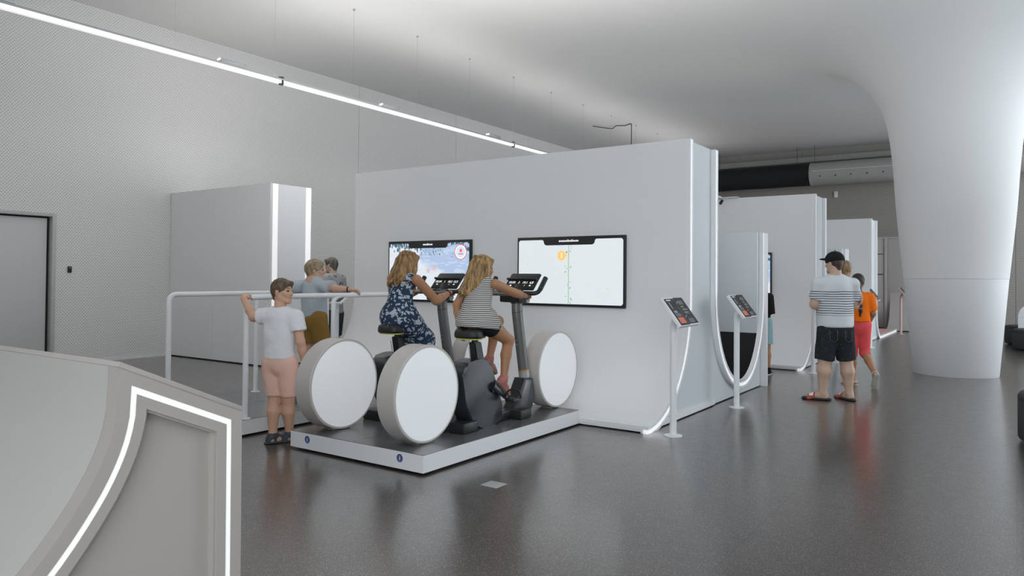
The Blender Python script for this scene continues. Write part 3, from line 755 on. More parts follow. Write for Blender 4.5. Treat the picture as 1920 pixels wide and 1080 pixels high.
bikeR.location = (-3.88, 5.0, PZ); bikeL.location = (-4.80, 5.0, PZ)

# ------------------------------------------------------------------ information stands
def info_stand(label, loc, face=0.0, tilt=53, pole_m=None, panel=True):
    pole_m = pole_m or WHITE2
    rt = empty('information_stand', loc, face, label, 'information stand', 'information stands along the exhibit walls')
    lathe('base_plate', [(0, 0), (0.085, 0), (0.085, 0.006), (0.035, 0.010)], pole_m, rt, 28, close=False)
    tube('pole', arc_path([(0, 0, 0.005), (0, 0, 1.06), (0.06, 0, 1.12)], 0.05, 5), 0.032, pole_m, rt, 18)
    tr_ = empty('panel', (0, 0, 0)); tr_.parent = rt
    tr_.matrix_local = Matrix.Translation((0.075, 0, 1.155)) @ Matrix.Rotation(math.radians(tilt), 4, 'Y') @ Matrix.Rotation(math.pi/2, 4, 'Z')
    # panel local: x across (+Y of the stand), y up the slope (-X), z outwards
    box('tray', (-0.235, -0.155, -0.035), (0.235, 0.155, 0.0), pole_m, tr_, 0.006)
    box('plate', (-0.218, -0.148, 0.0), (-0.012, 0.140, 0.004), BLACK, tr_); box('plate', (0.004, -0.140, 0.0), (0.215, 0.148, 0.004), BLACK, tr_)
    Z = 0.0042
    def pr_block(x0, y0, x1, y1, m): box('print', (x0, y0, 0.004), (x1, y1, 0.0046), m, tr_)
    pr_block(-0.19, 0.115, -0.09, 0.130, PAPER); pr_block(-0.165, 0.03, -0.157, 0.10, PAPER)
    for i in range(2): pr_block(-0.18, 0.0-i*0.013, -0.11, 0.006-i*0.013, PAPER)
    pr_block(-0.19, -0.055, -0.07, -0.022, PRINT_G); pr_block(-0.195, -0.128, -0.055, -0.065, ORANGE)
    for i in range(4): pr_block(-0.185, -0.120+i*0.014, -0.075, -0.117+i*0.014, PAPER)
    pr_block(0.04, 0.07, 0.16, 0.115, PRINT_G); pr_block(0.03, -0.13, 0.15, -0.085, PRINT_G)
    for i in range(6): pr_block(0.045, 0.045-i*0.016, 0.045+0.07+0.03*((i*7) % 3), 0.050-i*0.016, PRINT_G if i % 2 else PAPER)
    for y in (0.085, -0.065): tube('clip', [(-0.03, y-0.012, 0.012), (0.02, y+0.012, 0.012)], 0.004, STEEL, tr_, 8)
    return rt
info_stand('white information stand with black text panel at the near corner of the big wall', (-2.616, 6.438, 0))
info_stand('white information stand with black text panel in front of the low partition', (-2.611, 8.29, 0))
info_stand('white information stand at the cove of the second wall, left of the capped man', (-2.60, 12.06, 0))
info_stand('white information stand whose foot shows between the legs of the capped man', (-2.59, 13.89, 0))
info_stand('white information stand to the right of the girl in orange', (-2.592, 17.44, 0))
PINKP = mat('pinkish_paint', (0.62, 0.45, 0.43), 0.5)
info_stand('pinkish information stand far back, just left of the column', (-2.57, 22.33, 0), pole_m=PINKP)
info_stand('white information stand seen beneath the handrail beside the far man', (-8.13, 7.30, 0), face=math.radians(-82), tilt=28)

# ------------------------------------------------------------------ seats at the right edge, floor plate, camera
def ottoman(loc, r, h, label):
    rt = empty('ottoman', loc, 0, label, 'ottoman', 'dark round ottomans')
    lathe('seat_pad', [(0, h), (r-0.06, h-0.002), (r-0.02, h-0.012), (r, h-0.04), (r, h-0.075), (r-0.004, h-0.08)], OTTO, rt, 56, close=False, angle=60)
    lathe('body', [(r-0.004, h-0.08), (r, h-0.085), (r, 0.05), (r-0.012, 0.03), (0, 0.03)], OTTO, rt, 56, close=False, angle=60)
    lathe('plinth', [(0, 0.0), (r-0.06, 0.0), (r-0.06, 0.03), (0, 0.03)], BLACK_M, rt, 40, close=False)
ottoman((0.47, 8.15, 0), 0.46, 0.46, 'dark round ottoman cut off by the right edge, nearest the camera')
ottoman((0.38, 19.1, 0), 0.45, 0.45, 'dark round ottoman far back beside the white rounded bench')
ottoman((0.20, 20.6, 0), 0.42, 0.45, 'dark round ottoman farthest back, right of the column foot')
wb_ = empty('rounded_bench', (0.62, 20.05, 0), 0, 'white bench back with a rounded corner at the right edge', 'bench')
prof_ = [(-0.58, 0.0), (-0.58, 0.70)] + [(-0.58+0.24*(1-math.cos(t)), 0.70+0.24*math.sin(t)) for t in np.linspace(0.15, math.pi/2, 8)] + [(1.4, 0.94), (1.4, 0.0)]
extrude('shell', [(float(a_), float(b_)) for a_, b_ in prof_], -0.12, 0.12, WHITE2, wb_, 'XZ', 0.02, 3)
box('seam_line', (-0.585, -0.123, 0.66), (1.4, 0.123, 0.664), SILVER, wb_)
tag(box('floor_plate', (-0.07, -0.065, 0.0), (0.07, 0.065, 0.003), mat('brushed_plate', (0.42, 0.42, 0.42), 0.45, 0.0), bev=0.001), 'small square metal floor plate in front of the bike platform', 'floor plate').location = (-3.015, 4.165, 0)

cm = empty('projector_bracket', (-4.45, 13.2, 2.94), 0, 'white bracket with a small black camera on top of the second wall', 'camera bracket')
box('arm', (-0.09, -0.32, 0.003), (-0.03, 0.12, 0.05), WHITE2, cm, 0.006); box('arm_plate', (-0.13, 0.0, 0.003), (0.30, 0.12, 0.02), WHITE2, cm, 0.004)
box('drop', (-0.09, -0.32, -0.11), (-0.03, -0.26, 0.003), WHITE2, cm, 0.006)
tube('camera_body', [(0.06, -0.12, -0.05), (0.035, -0.16, -0.115)], 0.026, BLACK, cm, 14); tube('camera_stem', [(0.07, -0.1, 0.0), (0.062, -0.118, -0.05)], 0.008, STEEL, cm, 8)
tube('lead', arc_path([(-0.06, -0.29, -0.11), (-0.065, -0.28, -0.30), (-0.10, -0.28, -0.42), (-0.12, -0.27, -0.55)], 0.05), 0.007, CABLE, cm, 6)

# ------------------------------------------------------------------ people: smooth bodies from blended tapered limbs
V3 = lambda *a: np.array(a, float)
def unit(v): v = np.asarray(v, float); return v/max(1e-9, np.linalg.norm(v))

class Field:
    """signed-distance grid built from tapered capsules, turned into one mesh with surface nets"""
    def __init__(s, h): s.h = h; s.ops = []
    def cone(s, a, b, ra, rb=None, k=0.02, sq=None, flat=0, sub=False):
        s.ops.append(('c', V3(*a), V3(*b), ra, ra if rb is None else rb, k, sq, flat, sub)); return s
    def ball(s, c, r, k=0.02, sq=None, sub=False): return s.cone(c, c, r, r, k, sq, 0, sub)
    def ell(s, c, R, rad, k=0.02, sub=False):
        s.ops.append(('e', V3(*c), np.asarray(R, float), V3(*rad), k, sub)); return s
    def chain(s, pts, rs, k=0.02, sq=None):
        for i in range(len(pts)-1): s.cone(pts[i], pts[i+1], rs[i], rs[i+1], k, sq)
        return s
    def cut(s, p, n): s.ops.append(('p', V3(*p), unit(n))); return s      # keep the side opposite to n
    def wob(s, amp, fr, ph=0.0): s.ops.append(('w', amp, fr, ph)); return s
    def mesh(s):
        h = s.h; lo = np.full(3, 1e9); hi = -lo
        for o in s.ops:
            if o[0] == 'c' and not o[8]:
                r = max(o[3], o[4])*max(1.0, (o[6][1] if o[6] else 1.0)); lo = np.minimum(lo, np.minimum(o[1], o[2])-r); hi = np.maximum(hi, np.maximum(o[1], o[2])+r)
            if o[0] == 'e' and not o[5]: r = o[3].max(); lo = np.minimum(lo, o[1]-r); hi = np.maximum(hi, o[1]+r)
        lo -= 3*h; hi += 3*h
        n = np.ceil((hi-lo)/h).astype(int)+1
        F = np.full(n, 0.25)
        ax = [lo[i]+np.arange(n[i])*h for i in range(3)]
        def block(l, u):
            i0 = np.clip(np.floor((l-lo)/h).astype(int), 0, n-1); i1 = np.clip(np.ceil((u-lo)/h).astype(int)+1, 1, n)
            sl = tuple(slice(i0[i], i1[i]) for i in range(3))
            G = np.stack(np.meshgrid(*[ax[i][sl[i]] for i in range(3)], indexing='ij'), -1)
            return sl, G
        for o in s.ops:
            if o[0] == 'c':
                _, a, b, ra, rb, k, sq, flat, sub = o
                m = max(ra, rb)*max(1.0, (sq[1] if sq else 1.0))+k+0.03
                sl, P = block(np.minimum(a, b)-m, np.maximum(a, b)+m)
                if P.size == 0: continue
                ab = b-a; L2 = ab@ab
                t = np.clip(((P-a)@ab)/L2, 0, 1) if L2 > 1e-12 else np.zeros(P.shape[:3])
                v = P-(a+t[..., None]*ab)
                if sq:
                    ax_ = unit(sq[0]); v = v+ax_*((v@ax_)*(1/sq[1]-1))[..., None]
                d = np.linalg.norm(v, axis=-1)-(ra+(rb-ra)*t)
                if sq and sq[1] < 1: d = d*0.8
                if flat: d = np.maximum(d, (P-b)@unit(ab))
                if flat == 2: d = np.maximum(d, (a-P)@unit(ab))
            elif o[0] == 'e':
                _, c, R, rad, k, sub = o
                m = rad.max()+k+0.03; sl, P = block(c-m, c+m)
                if P.size == 0: continue
                q = ((P-c)@R)/rad; l = np.linalg.norm(q, axis=-1); d = (l-1)*rad.min()*0.5 + (l-1)*l/np.maximum(1e-6, np.linalg.norm(q/rad, axis=-1))*0.5
            elif o[0] == 'p':
                G = np.stack(np.meshgrid(*ax, indexing='ij'), -1); F = np.maximum(F, (G-o[1])@o[2]); continue
            elif o[0] == 'w':
                G = np.meshgrid(*ax, indexing='ij'); f = o[2]
                F = F+o[1]*np.sin(G[0]*f+np.sin(G[2]*f*0.7+o[3])*1.3+o[3])*np.sin(G[1]*f*0.9+1.7+np.cos(G[2]*f*0.5)); continue
            f = F[sl]
            if sub:
                f2 = np.maximum(f, -d)
            else:
                hh = np.clip(0.5+0.5*(f-d)/k, 0, 1); f2 = f*(1-hh)+d*hh-k*hh*(1-hh)
            F[sl] = f2
        return s.nets(F, lo, h)
    @staticmethod
    def nets(F, lo, h):
        ins = F < 0
        c = np.zeros(tuple(x-1 for x in F.shape), np.int8)
        for dx in (0, 1):
            for dy in (0, 1):
                for dz in (0, 1): c += ins[dx:dx+c.shape[0], dy:dy+c.shape[1], dz:dz+c.shape[2]]
        cells = np.argwhere((c > 0) & (c < 8))
        if len(cells) == 0: return np.zeros((0, 3)), []
        idx = -np.ones(c.shape, int); idx[tuple(cells.T)] = np.arange(len(cells))
        acc = np.zeros((len(cells), 3)); cnt = np.zeros(len(cells))
        cor = [np.array((x, y, z)) for x in (0, 1) for y in (0, 1) for z in (0, 1)]
        for i in range(8):
            for j in range(i+1, 8):
                if np.abs(cor[i]-cor[j]).sum() != 1: continue
                A = F[tuple((cells+cor[i]).T)]; B = F[tuple((cells+cor[j]).T)]
                m = (A < 0) != (B < 0); t = np.where(m, A/np.where(m, A-B, 1), 0)
                acc += np.where(m[:, None], cor[i]+(cor[j]-cor[i])*t[:, None], 0); cnt += m
        verts = lo+(cells+acc/cnt[:, None])*h
        faces = []
        for axn in range(3):
            o1, o2 = [a for a in range(3) if a != axn]
            sl0 = [slice(None)]*3; sl1 = [slice(None)]*3; sl0[axn] = slice(0, -1); sl1[axn] = slice(1, None)
            A = ins[tuple(sl0)]; B = ins[tuple(sl1)]
            e = np.argwhere(A != B)
            if len(e) == 0: continue
            ok = (e[:, o1] > 0) & (e[:, o2] > 0) & (e[:, o1] < F.shape[o1]-1) & (e[:, o2] < F.shape[o2]-1); e = e[ok]
            d1 = np.zeros(3, int); d1[o1] = 1; d2 = np.zeros(3, int); d2[o2] = 1
            q = [idx[tuple((e-a).T)] for a in (0*d1, d1, d1+d2, d2)]
            q = np.stack(q, 1); flip = A[tuple(e.T)]
            if axn == 1: flip = ~flip
            q[~flip] = q[~flip][:, ::-1]
            faces.append(q)
        faces = np.concatenate(faces); faces = faces[(faces >= 0).all(1)]
        return verts, faces

def build(name, fields, m, parent, origin):
    """join the surfaces of several fields into one mesh object"""
    vs = []; fs = []; off = 0
    for f in fields:
        v, q = f.mesh()
        if len(v) == 0: continue
        vs.append(v); fs.append(np.asarray(q)+off); off += len(v)
    v = np.concatenate(vs)-np.asarray(origin, float); q = np.concatenate(fs)
    me = bpy.data.meshes.new(name)
    me.vertices.add(len(v)); me.vertices.foreach_set('co', v.ravel())
    me.loops.add(len(q)*4); me.loops.foreach_set('vertex_index', q.ravel().astype(np.int32))
    me.polygons.add(len(q)); me.polygons.foreach_set('loop_start', np.arange(0, len(q)*4, 4, dtype=np.int32)); me.polygons.foreach_set('loop_total', np.full(len(q), 4, np.int32))
    me.update(); me.validate(); me.shade_smooth()
    return link(name, me, m, parent)

def add_hand(f, wrist, d, palm, thumb, sc=1.0, curl=0.9, spread=0.0):
    """palm block, four jointed fingers and a thumb; d = towards the knuckles, palm = side the palm faces, thumb = thumb side"""
    d = unit(d); p = unit(np.asarray(palm)-d*(np.asarray(palm)@d)); t = np.asarray(thumb, float); t = unit(t-d*(t@d)-p*(t@p))
    w = np.asarray(wrist, float); k = 0.008*sc
    f.cone(w, w+d*0.03*sc, 0.024*sc, 0.026*sc, k, (p, 0.72))
    for o in (-0.026, -0.009, 0.009, 0.026):
        f.cone(w+d*0.02*sc+t*o*0.7*sc, w+d*0.078*sc+t*o*sc, 0.017*sc, 0.0135*sc, k)
    for i, (o, L) in enumerate(((0.028, 0.068), (0.0095, 0.077), (-0.0095, 0.071), (-0.027, 0.056))):
        q = w+d*0.08*sc+t*o*sc; a = curl*0.75; dd = d+t*(o*spread)
        for j, l in enumerate((0.45, 0.32, 0.25)):
            ang = a*(1 if j == 0 else (2.05 if j == 1 else 2.75)); u = unit(dd)*math.cos(ang)+p*math.sin(ang)
            q2 = q+u*L*l*sc; f.cone(q, q2, (0.0093-0.0009*j)*sc, (0.0088-0.0012*j)*sc, 0.003); q = q2
    q = w+d*0.022*sc+t*0.026*sc
    q2 = q+(t*0.55+d*0.75+p*0.35*curl)*0.036*sc; f.cone(q, q2, 0.0145*sc, 0.0115*sc, k)
    q3 = q2+(d*0.85+t*0.1+p*0.7*curl)*0.028*sc; f.cone(q2, q3, 0.0112*sc, 0.0098*sc, 0.004)
    q4 = q3+(d*0.7-t*0.15*curl+p*0.7*curl)*0.024*sc; f.cone(q3, q4, 0.0098*sc, 0.0075*sc, 0.004)

def head_frame(look, tilt=0.0, roll=0.0):
    """columns: right, forward, up"""
    fw = np.array([math.cos(look)*math.cos(tilt), math.sin(look)*math.cos(tilt), math.sin(tilt)])
    rg = np.array([math.sin(look), -math.cos(look), 0.0]); u = np.cross(rg, fw)
    r2 = rg*math.cos(roll)+u*math.sin(roll); u2 = u*math.cos(roll)-rg*math.sin(roll)
    return np.stack([r2, fw, u2], 1)

def add_head(f, c, R, s=1.0):
    """c = centre of the head (half way chin to crown); s = 1 for an adult head 0.225 m tall"""
    T = lambda x, y, z: c+R@np.array([x, y, z])*s
    f.ell(T(0, -0.012, 0.030), R, V3(0.074, 0.094, 0.084)*s, 0.01)
    f.ell(T(0, 0.016, -0.02), R, V3(0.062, 0.070, 0.072)*s, 0.02)
    f.cone(T(0, 0.045, -0.055), T(0, 0.066, -0.096), 0.040*s, 0.021*s, 0.02)
    for sg in (-1, 1):
        f.cone(T(sg*0.052, -0.004, -0.045), T(sg*0.022, 0.062, -0.092), 0.022*s, 0.018*s, 0.02)
        f.cone(T(sg*0.030, 0.066, -0.028), T(sg*0.046, 0.050, -0.02), 0.022*s, 0.018*s, 0.015)
        f.ell(T(sg*0.076, -0.012, -0.008), R, V3(0.010, 0.020, 0.031)*s, 0.005)
        f.ball(T(sg*0.030, 0.083, 0.006), 0.0125*s, sub=True)
        f.cone(T(sg*0.014, 0.080, 0.024), T(sg*0.046, 0.066, 0.022), 0.011*s, 0.009*s, 0.008)
    f.cone(T(0, 0.080, 0.012), T(0, 0.103, -0.022), 0.009*s, 0.0125*s, 0.008)
    f.ball(T(0, 0.092, -0.027), 0.013*s, 0.006)
    f.cone(T(-0.018, 0.078, -0.054), T(0.018, 0.078, -0.054), 0.009*s, 0.009*s, 0.006)
    f.cone(T(-0.015, 0.077, -0.066), T(0.015, 0.077, -0.066), 0.009*s, 0.009*s, 0.006)
    return T

def skin_mat(name, c):
    g = N(name, 0.5, 0.4)
    g.color(g.mix(g.noise(18), c, tuple(min(1, x*1.08) for x in c)))
    g.b.inputs['Subsurface Weight'].default_value = 0.08; g.b.inputs['Subsurface Radius'].default_value = (0.02, 0.008, 0.004)
    return g.m
def hair_mat(name, c1, c2, sx=1.0):
    g = N(name, 0.5, 0.4)
    n = g.noise(38, g.vscale(g.tc.outputs['Object'], (1.0, 1.0, 0.22)), 4)
    mr = g.n('ShaderNodeMapRange'); g.put(mr.inputs[0], n); mr.inputs[1].default_value = 0.35; mr.inputs[2].default_value = 0.65
    g.color(g.mix(mr.outputs[0], c1, c2)); g.bump(n, 0.7, 0.02); return g.m
def cloth_mat(name, c, wr=0.25):
    g = N(name, 0.85, 0.2); g.color(g.mix(g.noise(6), c, tuple(x*0.93 for x in c))); g.bump(g.noise(14, detail=2), wr, 0.03); return g.m
EYE = mat('eye_dark', (0.02, 0.016, 0.013), 0.2); EYEW = mat('eye_white', (0.62, 0.61, 0.6), 0.3)
BROW = mat('brow_brown', (0.06, 0.04, 0.025), 0.7); LIP = mat('lip', (0.42, 0.17, 0.14), 0.5)

class Person:
    def __init__(s, label, base, heading, skin, hb=0.011):
        s.base = V3(*base); s.h = heading
        s.fw = V3(math.cos(heading), math.sin(heading), 0); s.rt = V3(math.sin(heading), -math.cos(heading), 0)
        s.root = empty('person', base, 0, label, 'person'); s.skin = skin
        s.body = Field(hb); s.fine = []
    def P(s, r, f, u): return s.base+s.rt*r+s.fw*f+V3(0, 0, u)
    def limb(s, pts, rs, k=0.02, sq=None): s.body.chain(pts, rs, k, sq)
    def hand(s, *a, **kw): f = Field(0.0042); add_hand(f, *a, **kw); s.fine.append(f)
    def head(s, c, look, tilt=0.0, roll=0.0, sc=1.0, neck=None, nr=0.05, eyes=True):
        R = head_frame(look, tilt, roll); f = Field(0.0058); T = add_head(f, c, R, sc)
        if neck is not None: f.cone(c+R@V3(0, -0.022, -0.05)*sc, neck, nr*0.95, nr*1.08, 0.025)
        s.fine.append(f); s.T = T; s.R = R; s.hc = c; s.hs = sc
        if eyes:
            e = Field(0.0028); b = Field(0.0035); l = Field(0.003)
            for sg in (-1, 1):
                e.ball(T(sg*0.030, 0.0755, 0.005), 0.0105*sc, 0.001)
                b.cone(T(sg*0.016, 0.0875, 0.030), T(sg*0.046, 0.072, 0.031), 0.0042*sc, 0.003*sc, 0.002)
            l.cone(T(-0.017, 0.0845, -0.060), T(0.017, 0.0845, -0.060), 0.0042*sc, 0.0042*sc, 0.002)
            build('eyes', [e], EYE, s.root, s.base); build('eyebrows', [b], BROW, s.root, s.base); build('lips', [l], LIP, s.root, s.base)
        return T
    def foot(s, ank, toe_dir, sc=1.0, pitch=0.0, f=None, infl=0.0):
        """foot from the ankle; pitch < 0 points the toes down"""
        f = f if f is not None else s.body
        d = unit(toe_dir); up_ = V3(0, 0, 1); side = np.cross(d, up_)
        d2 = d*math.cos(pitch)+up_*math.sin(pitch); u2 = up_*math.cos(pitch)-d*math.sin(pitch)
        Q = lambda a, b, c=0.0: ank+d2*a*sc+u2*b*sc+side*c*sc
        f.cone(Q(0, 0.01), Q(-0.028, -0.045), 0.034*sc+infl, 0.030*sc+infl, 0.02)
        f.cone(Q(0.0, -0.02), Q(0.12, -0.058), 0.036*sc+infl, 0.026*sc+infl, 0.02)
        f.cone(Q(-0.02, -0.055), Q(0.14, -0.063), 0.028*sc+infl, 0.024*sc+infl, 0.015)
        for c, L in ((0.026, 0.165), (0.009, 0.172), (-0.007, 0.167), (-0.021, 0.158), (-0.033, 0.146)):
            f.cone(Q(0.12, -0.066, c*0.9), Q(L, -0.071, c), 0.0135*sc+infl, 0.0105*sc+infl, 0.005)
        return Q
    def finish(s): return build('body', [s.body]+s.fine, s.skin, s.root, s.base)
    def part(s, name, fields, m): return build(name, fields if isinstance(fields, list) else [fields], m, s.root, s.base)

def short_hair(p, thick=0.010, front=0.052, nape=-0.055, h=0.0058, wob=0.002, ear=0.0):
    T, R, sc = p.T, p.R, p.hs
    f = Field(h)
    f.ell(T(0, -0.014, 0.034), R, (V3(0.074, 0.094, 0.084)+thick)*sc, 0.01)
    f.cone(T(0, -0.055, -0.01), T(0, -0.060, nape), 0.052*sc, 0.040*sc, 0.03)
    # face opening: clear everything forward of the hairline, below the fringe, and under the ear line
    f.cone(T(0, 0.16, 0.010), T(0, 0.055, -0.05), 0.083*sc, 0.080*sc, sub=True)
    f.cone(T(-0.12, 0.052, -0.055), T(0.12, 0.052, -0.055), 0.060*sc, 0.060*sc, sub=True)
    for sg in (-1, 1): f.ell(T(sg*0.09, -0.008, -0.02), R, V3(0.030, 0.022, 0.034)*sc, sub=True)
    if front: f.cone(T(-0.045, 0.062, 0.075), T(0.045, 0.062, 0.075), 0.024*sc, 0.024*sc, 0.02)
    f.wob(wob, 160)
    return f

# ---- colours
SKIN_BOY = skin_mat('skin_warm', (0.60, 0.36, 0.25)); SKIN_LIGHT = skin_mat('skin_light', (0.55, 0.34, 0.25))
SKIN_TAN = skin_mat('skin_tan', (0.40, 0.20, 0.105)); SKIN_MAN = skin_mat('skin_man', (0.55, 0.37, 0.28))
WTEE = cloth_mat('white_tee', (0.79, 0.805, 0.83)); BLUETEE = cloth_mat('pale_blue_tee', (0.46, 0.52, 0.56))
PEACH = cloth_mat('peach_shorts', (0.84, 0.54, 0.44)); MUST = cloth_mat('mustard_shorts', (0.30, 0.175, 0.045))
DENIM = None
SANDAL = mat('sandal_dark', (0.045, 0.06, 0.075), 0.6, noise=0.3, nscale=60)
g = N('black_denim', 0.85, 0.2); n_ = g.noise(9); g.color(g.mix(g.math('GREATER_THAN', g.noise(30), 0.62), (0.022, 0.026, 0.028), (0.045, 0.05, 0.052))); g.bump(n_, 0.4, 0.03); DENIM = g.m

# striped tee of the man with the cap: dark lines only on the middle of the shirt and the sleeve hems
def stripes(name, period, duty, z0, z1, base_c, dark, slope=0.0, bump=0.2):
    g = N(name, 0.85, 0.2); o = g.sep(g.tc.outputs['Object'])
    zz = g.math('ADD', o[2], g.math('MULTIPLY', g.math('SUBTRACT', g.noise(5, detail=1), 0.5), 0.02))
    st = g.math('LESS_THAN', g.math('FRACT', g.math('DIVIDE', zz, period)), duty)
    if z0 is not None: st = g.math('MULTIPLY', st, g.math('MULTIPLY', g.math('GREATER_THAN', zz, z0), g.math('LESS_THAN', zz, z1)))
    g.color(g.mix(st, base_c, dark)); g.bump(g.noise(12, detail=2), bump, 0.03); return g.m
STRIPE_MAN = stripes('striped_tee_man', 0.0285, 0.30, 1.03, 1.335, (0.66, 0.69, 0.72), (0.035, 0.035, 0.037))
STRIPE_GIRL = stripes('striped_top', 0.0165, 0.40, None, None, (0.62, 0.60, 0.58), (0.055, 0.048, 0.046))
# floral dress
g = N('floral_dress', 0.8, 0.25)
wv = g.vadd(g.tc.outputs['Object'], g.vscale(g.noise(14, out=1), (0.08, 0.08, 0.08)))
leaf = None
for rot, sc_ in (((0.3, 0.5, 0.6), (27, 27, 9)), ((1.2, 0.2, 0.9), (10, 26, 26)), ((0.2, 1.1, 2.0), (26, 9, 27))):
    mp = g.n('ShaderNodeMapping'); mp.inputs['Rotation'].default_value = rot; mp.inputs['Scale'].default_value = sc_; g.put(mp.inputs['Vector'], wv)
    vv = g.vor(1.0, mp.outputs[0]); l = g.math('LESS_THAN', vv, 0.30); leaf = l if leaf is None else g.math('MAXIMUM', leaf, l)
g.color(g.mix(leaf, (0.022, 0.045, 0.085), (0.42, 0.47, 0.53))); g.bump(g.noise(10), 0.2, 0.03); FLORAL = g.m
# leafy grey shirt
g = N('grey_leaf_shirt', 0.85, 0.2); lf = g.math('LESS_THAN', g.vor(11, g.vadd(g.tc.outputs['Object'], g.vscale(g.noise(9, out=1), (0.08, 0.08, 0.08)))), 0.33)
fine_ = g.math('GREATER_THAN', g.noise(60), 0.47); g.color(g.mix(g.math('MULTIPLY', lf, fine_), (0.42, 0.43, 0.44), (0.05, 0.06, 0.065))); LEAFSHIRT = g.m
ORANGE_TOP = cloth_mat('orange_top', (0.95, 0.19, 0.01)); CORAL = cloth_mat('coral_leggings', (0.85, 0.10, 0.11)); BLACKC = cloth_mat('black_cloth', (0.014, 0.014, 0.015))
AQUA = cloth_mat('aqua_shorts', (0.30, 0.50, 0.53)); GREYSHORT = cloth_mat('charcoal_shorts', (0.045, 0.055, 0.058))
PI = math.pi

# ---- boy in the white shirt, one hand on the handrail
p = Person('boy in white shirt and peach shorts holding the handrail, looking over his shoulder', (-5.27, 4.09, 0.0), math.radians(112), SKIN_BOY)
P = p.P
hipL, hipR = P(-0.075, 0.0, 0.70), P(0.075, 0.0, 0.70)
aL, aR = P(-0.045, -0.02, 0.075), P(0.055, 0.085, 0.075)
kL, kR = P(-0.055, 0.02, 0.385), P(0.062, 0.045, 0.385)
for hp, kn, an in ((hipL, kL, aL), (hipR, kR, aR)):
    p.limb([hp, kn*0.75+hp*0.25, kn], [0.082, 0.064, 0.054]); p.limb([kn, kn*0.62+an*0.38-p.fw*0.012, an], [0.053, 0.055, 0.033])
p.limb([P(0, 0, 0.74), P(0, 0.005, 0.92), P(0, 0.0, 1.08)], [0.125, 0.12, 0.115], 0.03, (p.fw, 0.75))
tdL, tdR = p.fw*0.75+p.rt*0.65, p.fw*0.75+p.rt*0.65
p.foot(aL, tdL, 0.98); p.foot(aR, tdR, 0.98)
shL, shR = P(-0.148, 0.0, 1.105), P(0.148, 0.0, 1.10)
eL, wL = V3(-5.52, 4.00, 1.085), V3(-5.735, 4.045, 1.25)
eR, wR = P(0.20, -0.01, 0.885), P(0.195, 0.075, 0.70)
for sh, e, w in ((shL, eL, wL), (shR, eR, wR)):
    p.limb([sh, e], [0.046, 0.038]); p.limb([e, e*0.65+w*0.35, w], [0.038, 0.037, 0.026])
p.hand(wL, V3(-0.35, 0.75, 0.30), V3(-0.1, 0.25, -1.0), V3(0.9, 0.2, 0), sc=0.86, curl=1.0)
p.hand(wR, V3(0.0, 0.15, -1.0), -p.rt, p.fw, sc=0.86, curl=0.45)
hc = P(0.0, 0.03, 1.315)
p.head(hc, math.radians(20), 0.0, 0.0, 0.93, P(0, -0.005, 1.09), 0.050)
p.finish()
f = Field(0.0095)
f.cone(P(0, 0, 0.73), P(0, 0, 0.93), 0.142, 0.136, 0.03, (p.fw, 0.78)); f.cone(P(0, 0, 0.93), P(0, -0.002, 1.07), 0.142, 0.138, 0.03, (p.fw, 0.72))
f.cone(P(-0.10, 0, 1.095), P(0.10, 0, 1.095), 0.062, 0.062, 0.04)
f.cone(shL, shL*0.50+eL*0.50, 0.066, 0.072, 0.03, None, 1); f.cone(shR, shR*0.42+eR*0.58, 0.066, 0.074, 0.03, None, 1)
f.wob(0.004, 26, 0.5).ball(P(0, 0.015, 1.20), 0.072, sub=True).cut(P(0, 0, 0.735), (0, 0, -1)); p.part('shirt', f, WTEE)
f = Field(0.0095)
f.cone(P(0, 0, 0.76), P(0, 0, 0.70), 0.130, 0.128, 0.03, (p.fw, 0.84))
for hp, kn, s_ in ((hipL, kL, -1), (hipR, kR, 1)): f.cone(hp, hp*0.07+kn*0.93, 0.090, 0.074, 0.012, None, 1)
f.wob(0.004, 30, 1.5).cut(P(0, 0, 0.79), (0, 0, 1)); p.part('shorts', f, PEACH)
p.part('hair', short_hair(p, 0.010), hair_mat('brown_short_hair', (0.075, 0.048, 0.030), (0.16, 0.105, 0.065)))
for an, td in ((aL, tdL), (aR, tdR)):
    f = Field(0.005); p.foot(an, td, 0.98, 0, f, 0.006); d = unit(td)
    # keep only the straps
    g1 = Field(0.005); p.foot(an, td, 0.98, 0, g1, 0.007); g1.cut(an+d*0.125, d).cut(an-d*0.06, -d)
    for t0 in (0.045, 0.09): pass
    g1.cone(an+d*0.045-np.cross(d, V3(0, 0, 1))*0.2-V3(0, 0, 0.038), an+d*0.045+np.cross(d, V3(0, 0, 1))*0.2-V3(0, 0, 0.038), 0.022, 0.022, sub=True)
    g1.cone(an-d*0.012-np.cross(d, V3(0, 0, 1))*0.2-V3(0, 0, 0.048), an-d*0.012+np.cross(d, V3(0, 0, 1))*0.2-V3(0, 0, 0.048), 0.016, 0.016, sub=True)
    g1.cut(an+V3(0, 0, 0.018), (0, 0, 1))
    sl = Field(0.005)
    c0 = an-V3(0, 0, 0.066); sl.cone(c0-d*0.035, c0+d*0.135, 0.040, 0.046, 0.01, (V3(0, 0, 1), 0.35))
    sl.cut(V3(0, 0, 0.0), (0, 0, -1)); p.part('sandal', [g1, sl], SANDAL)

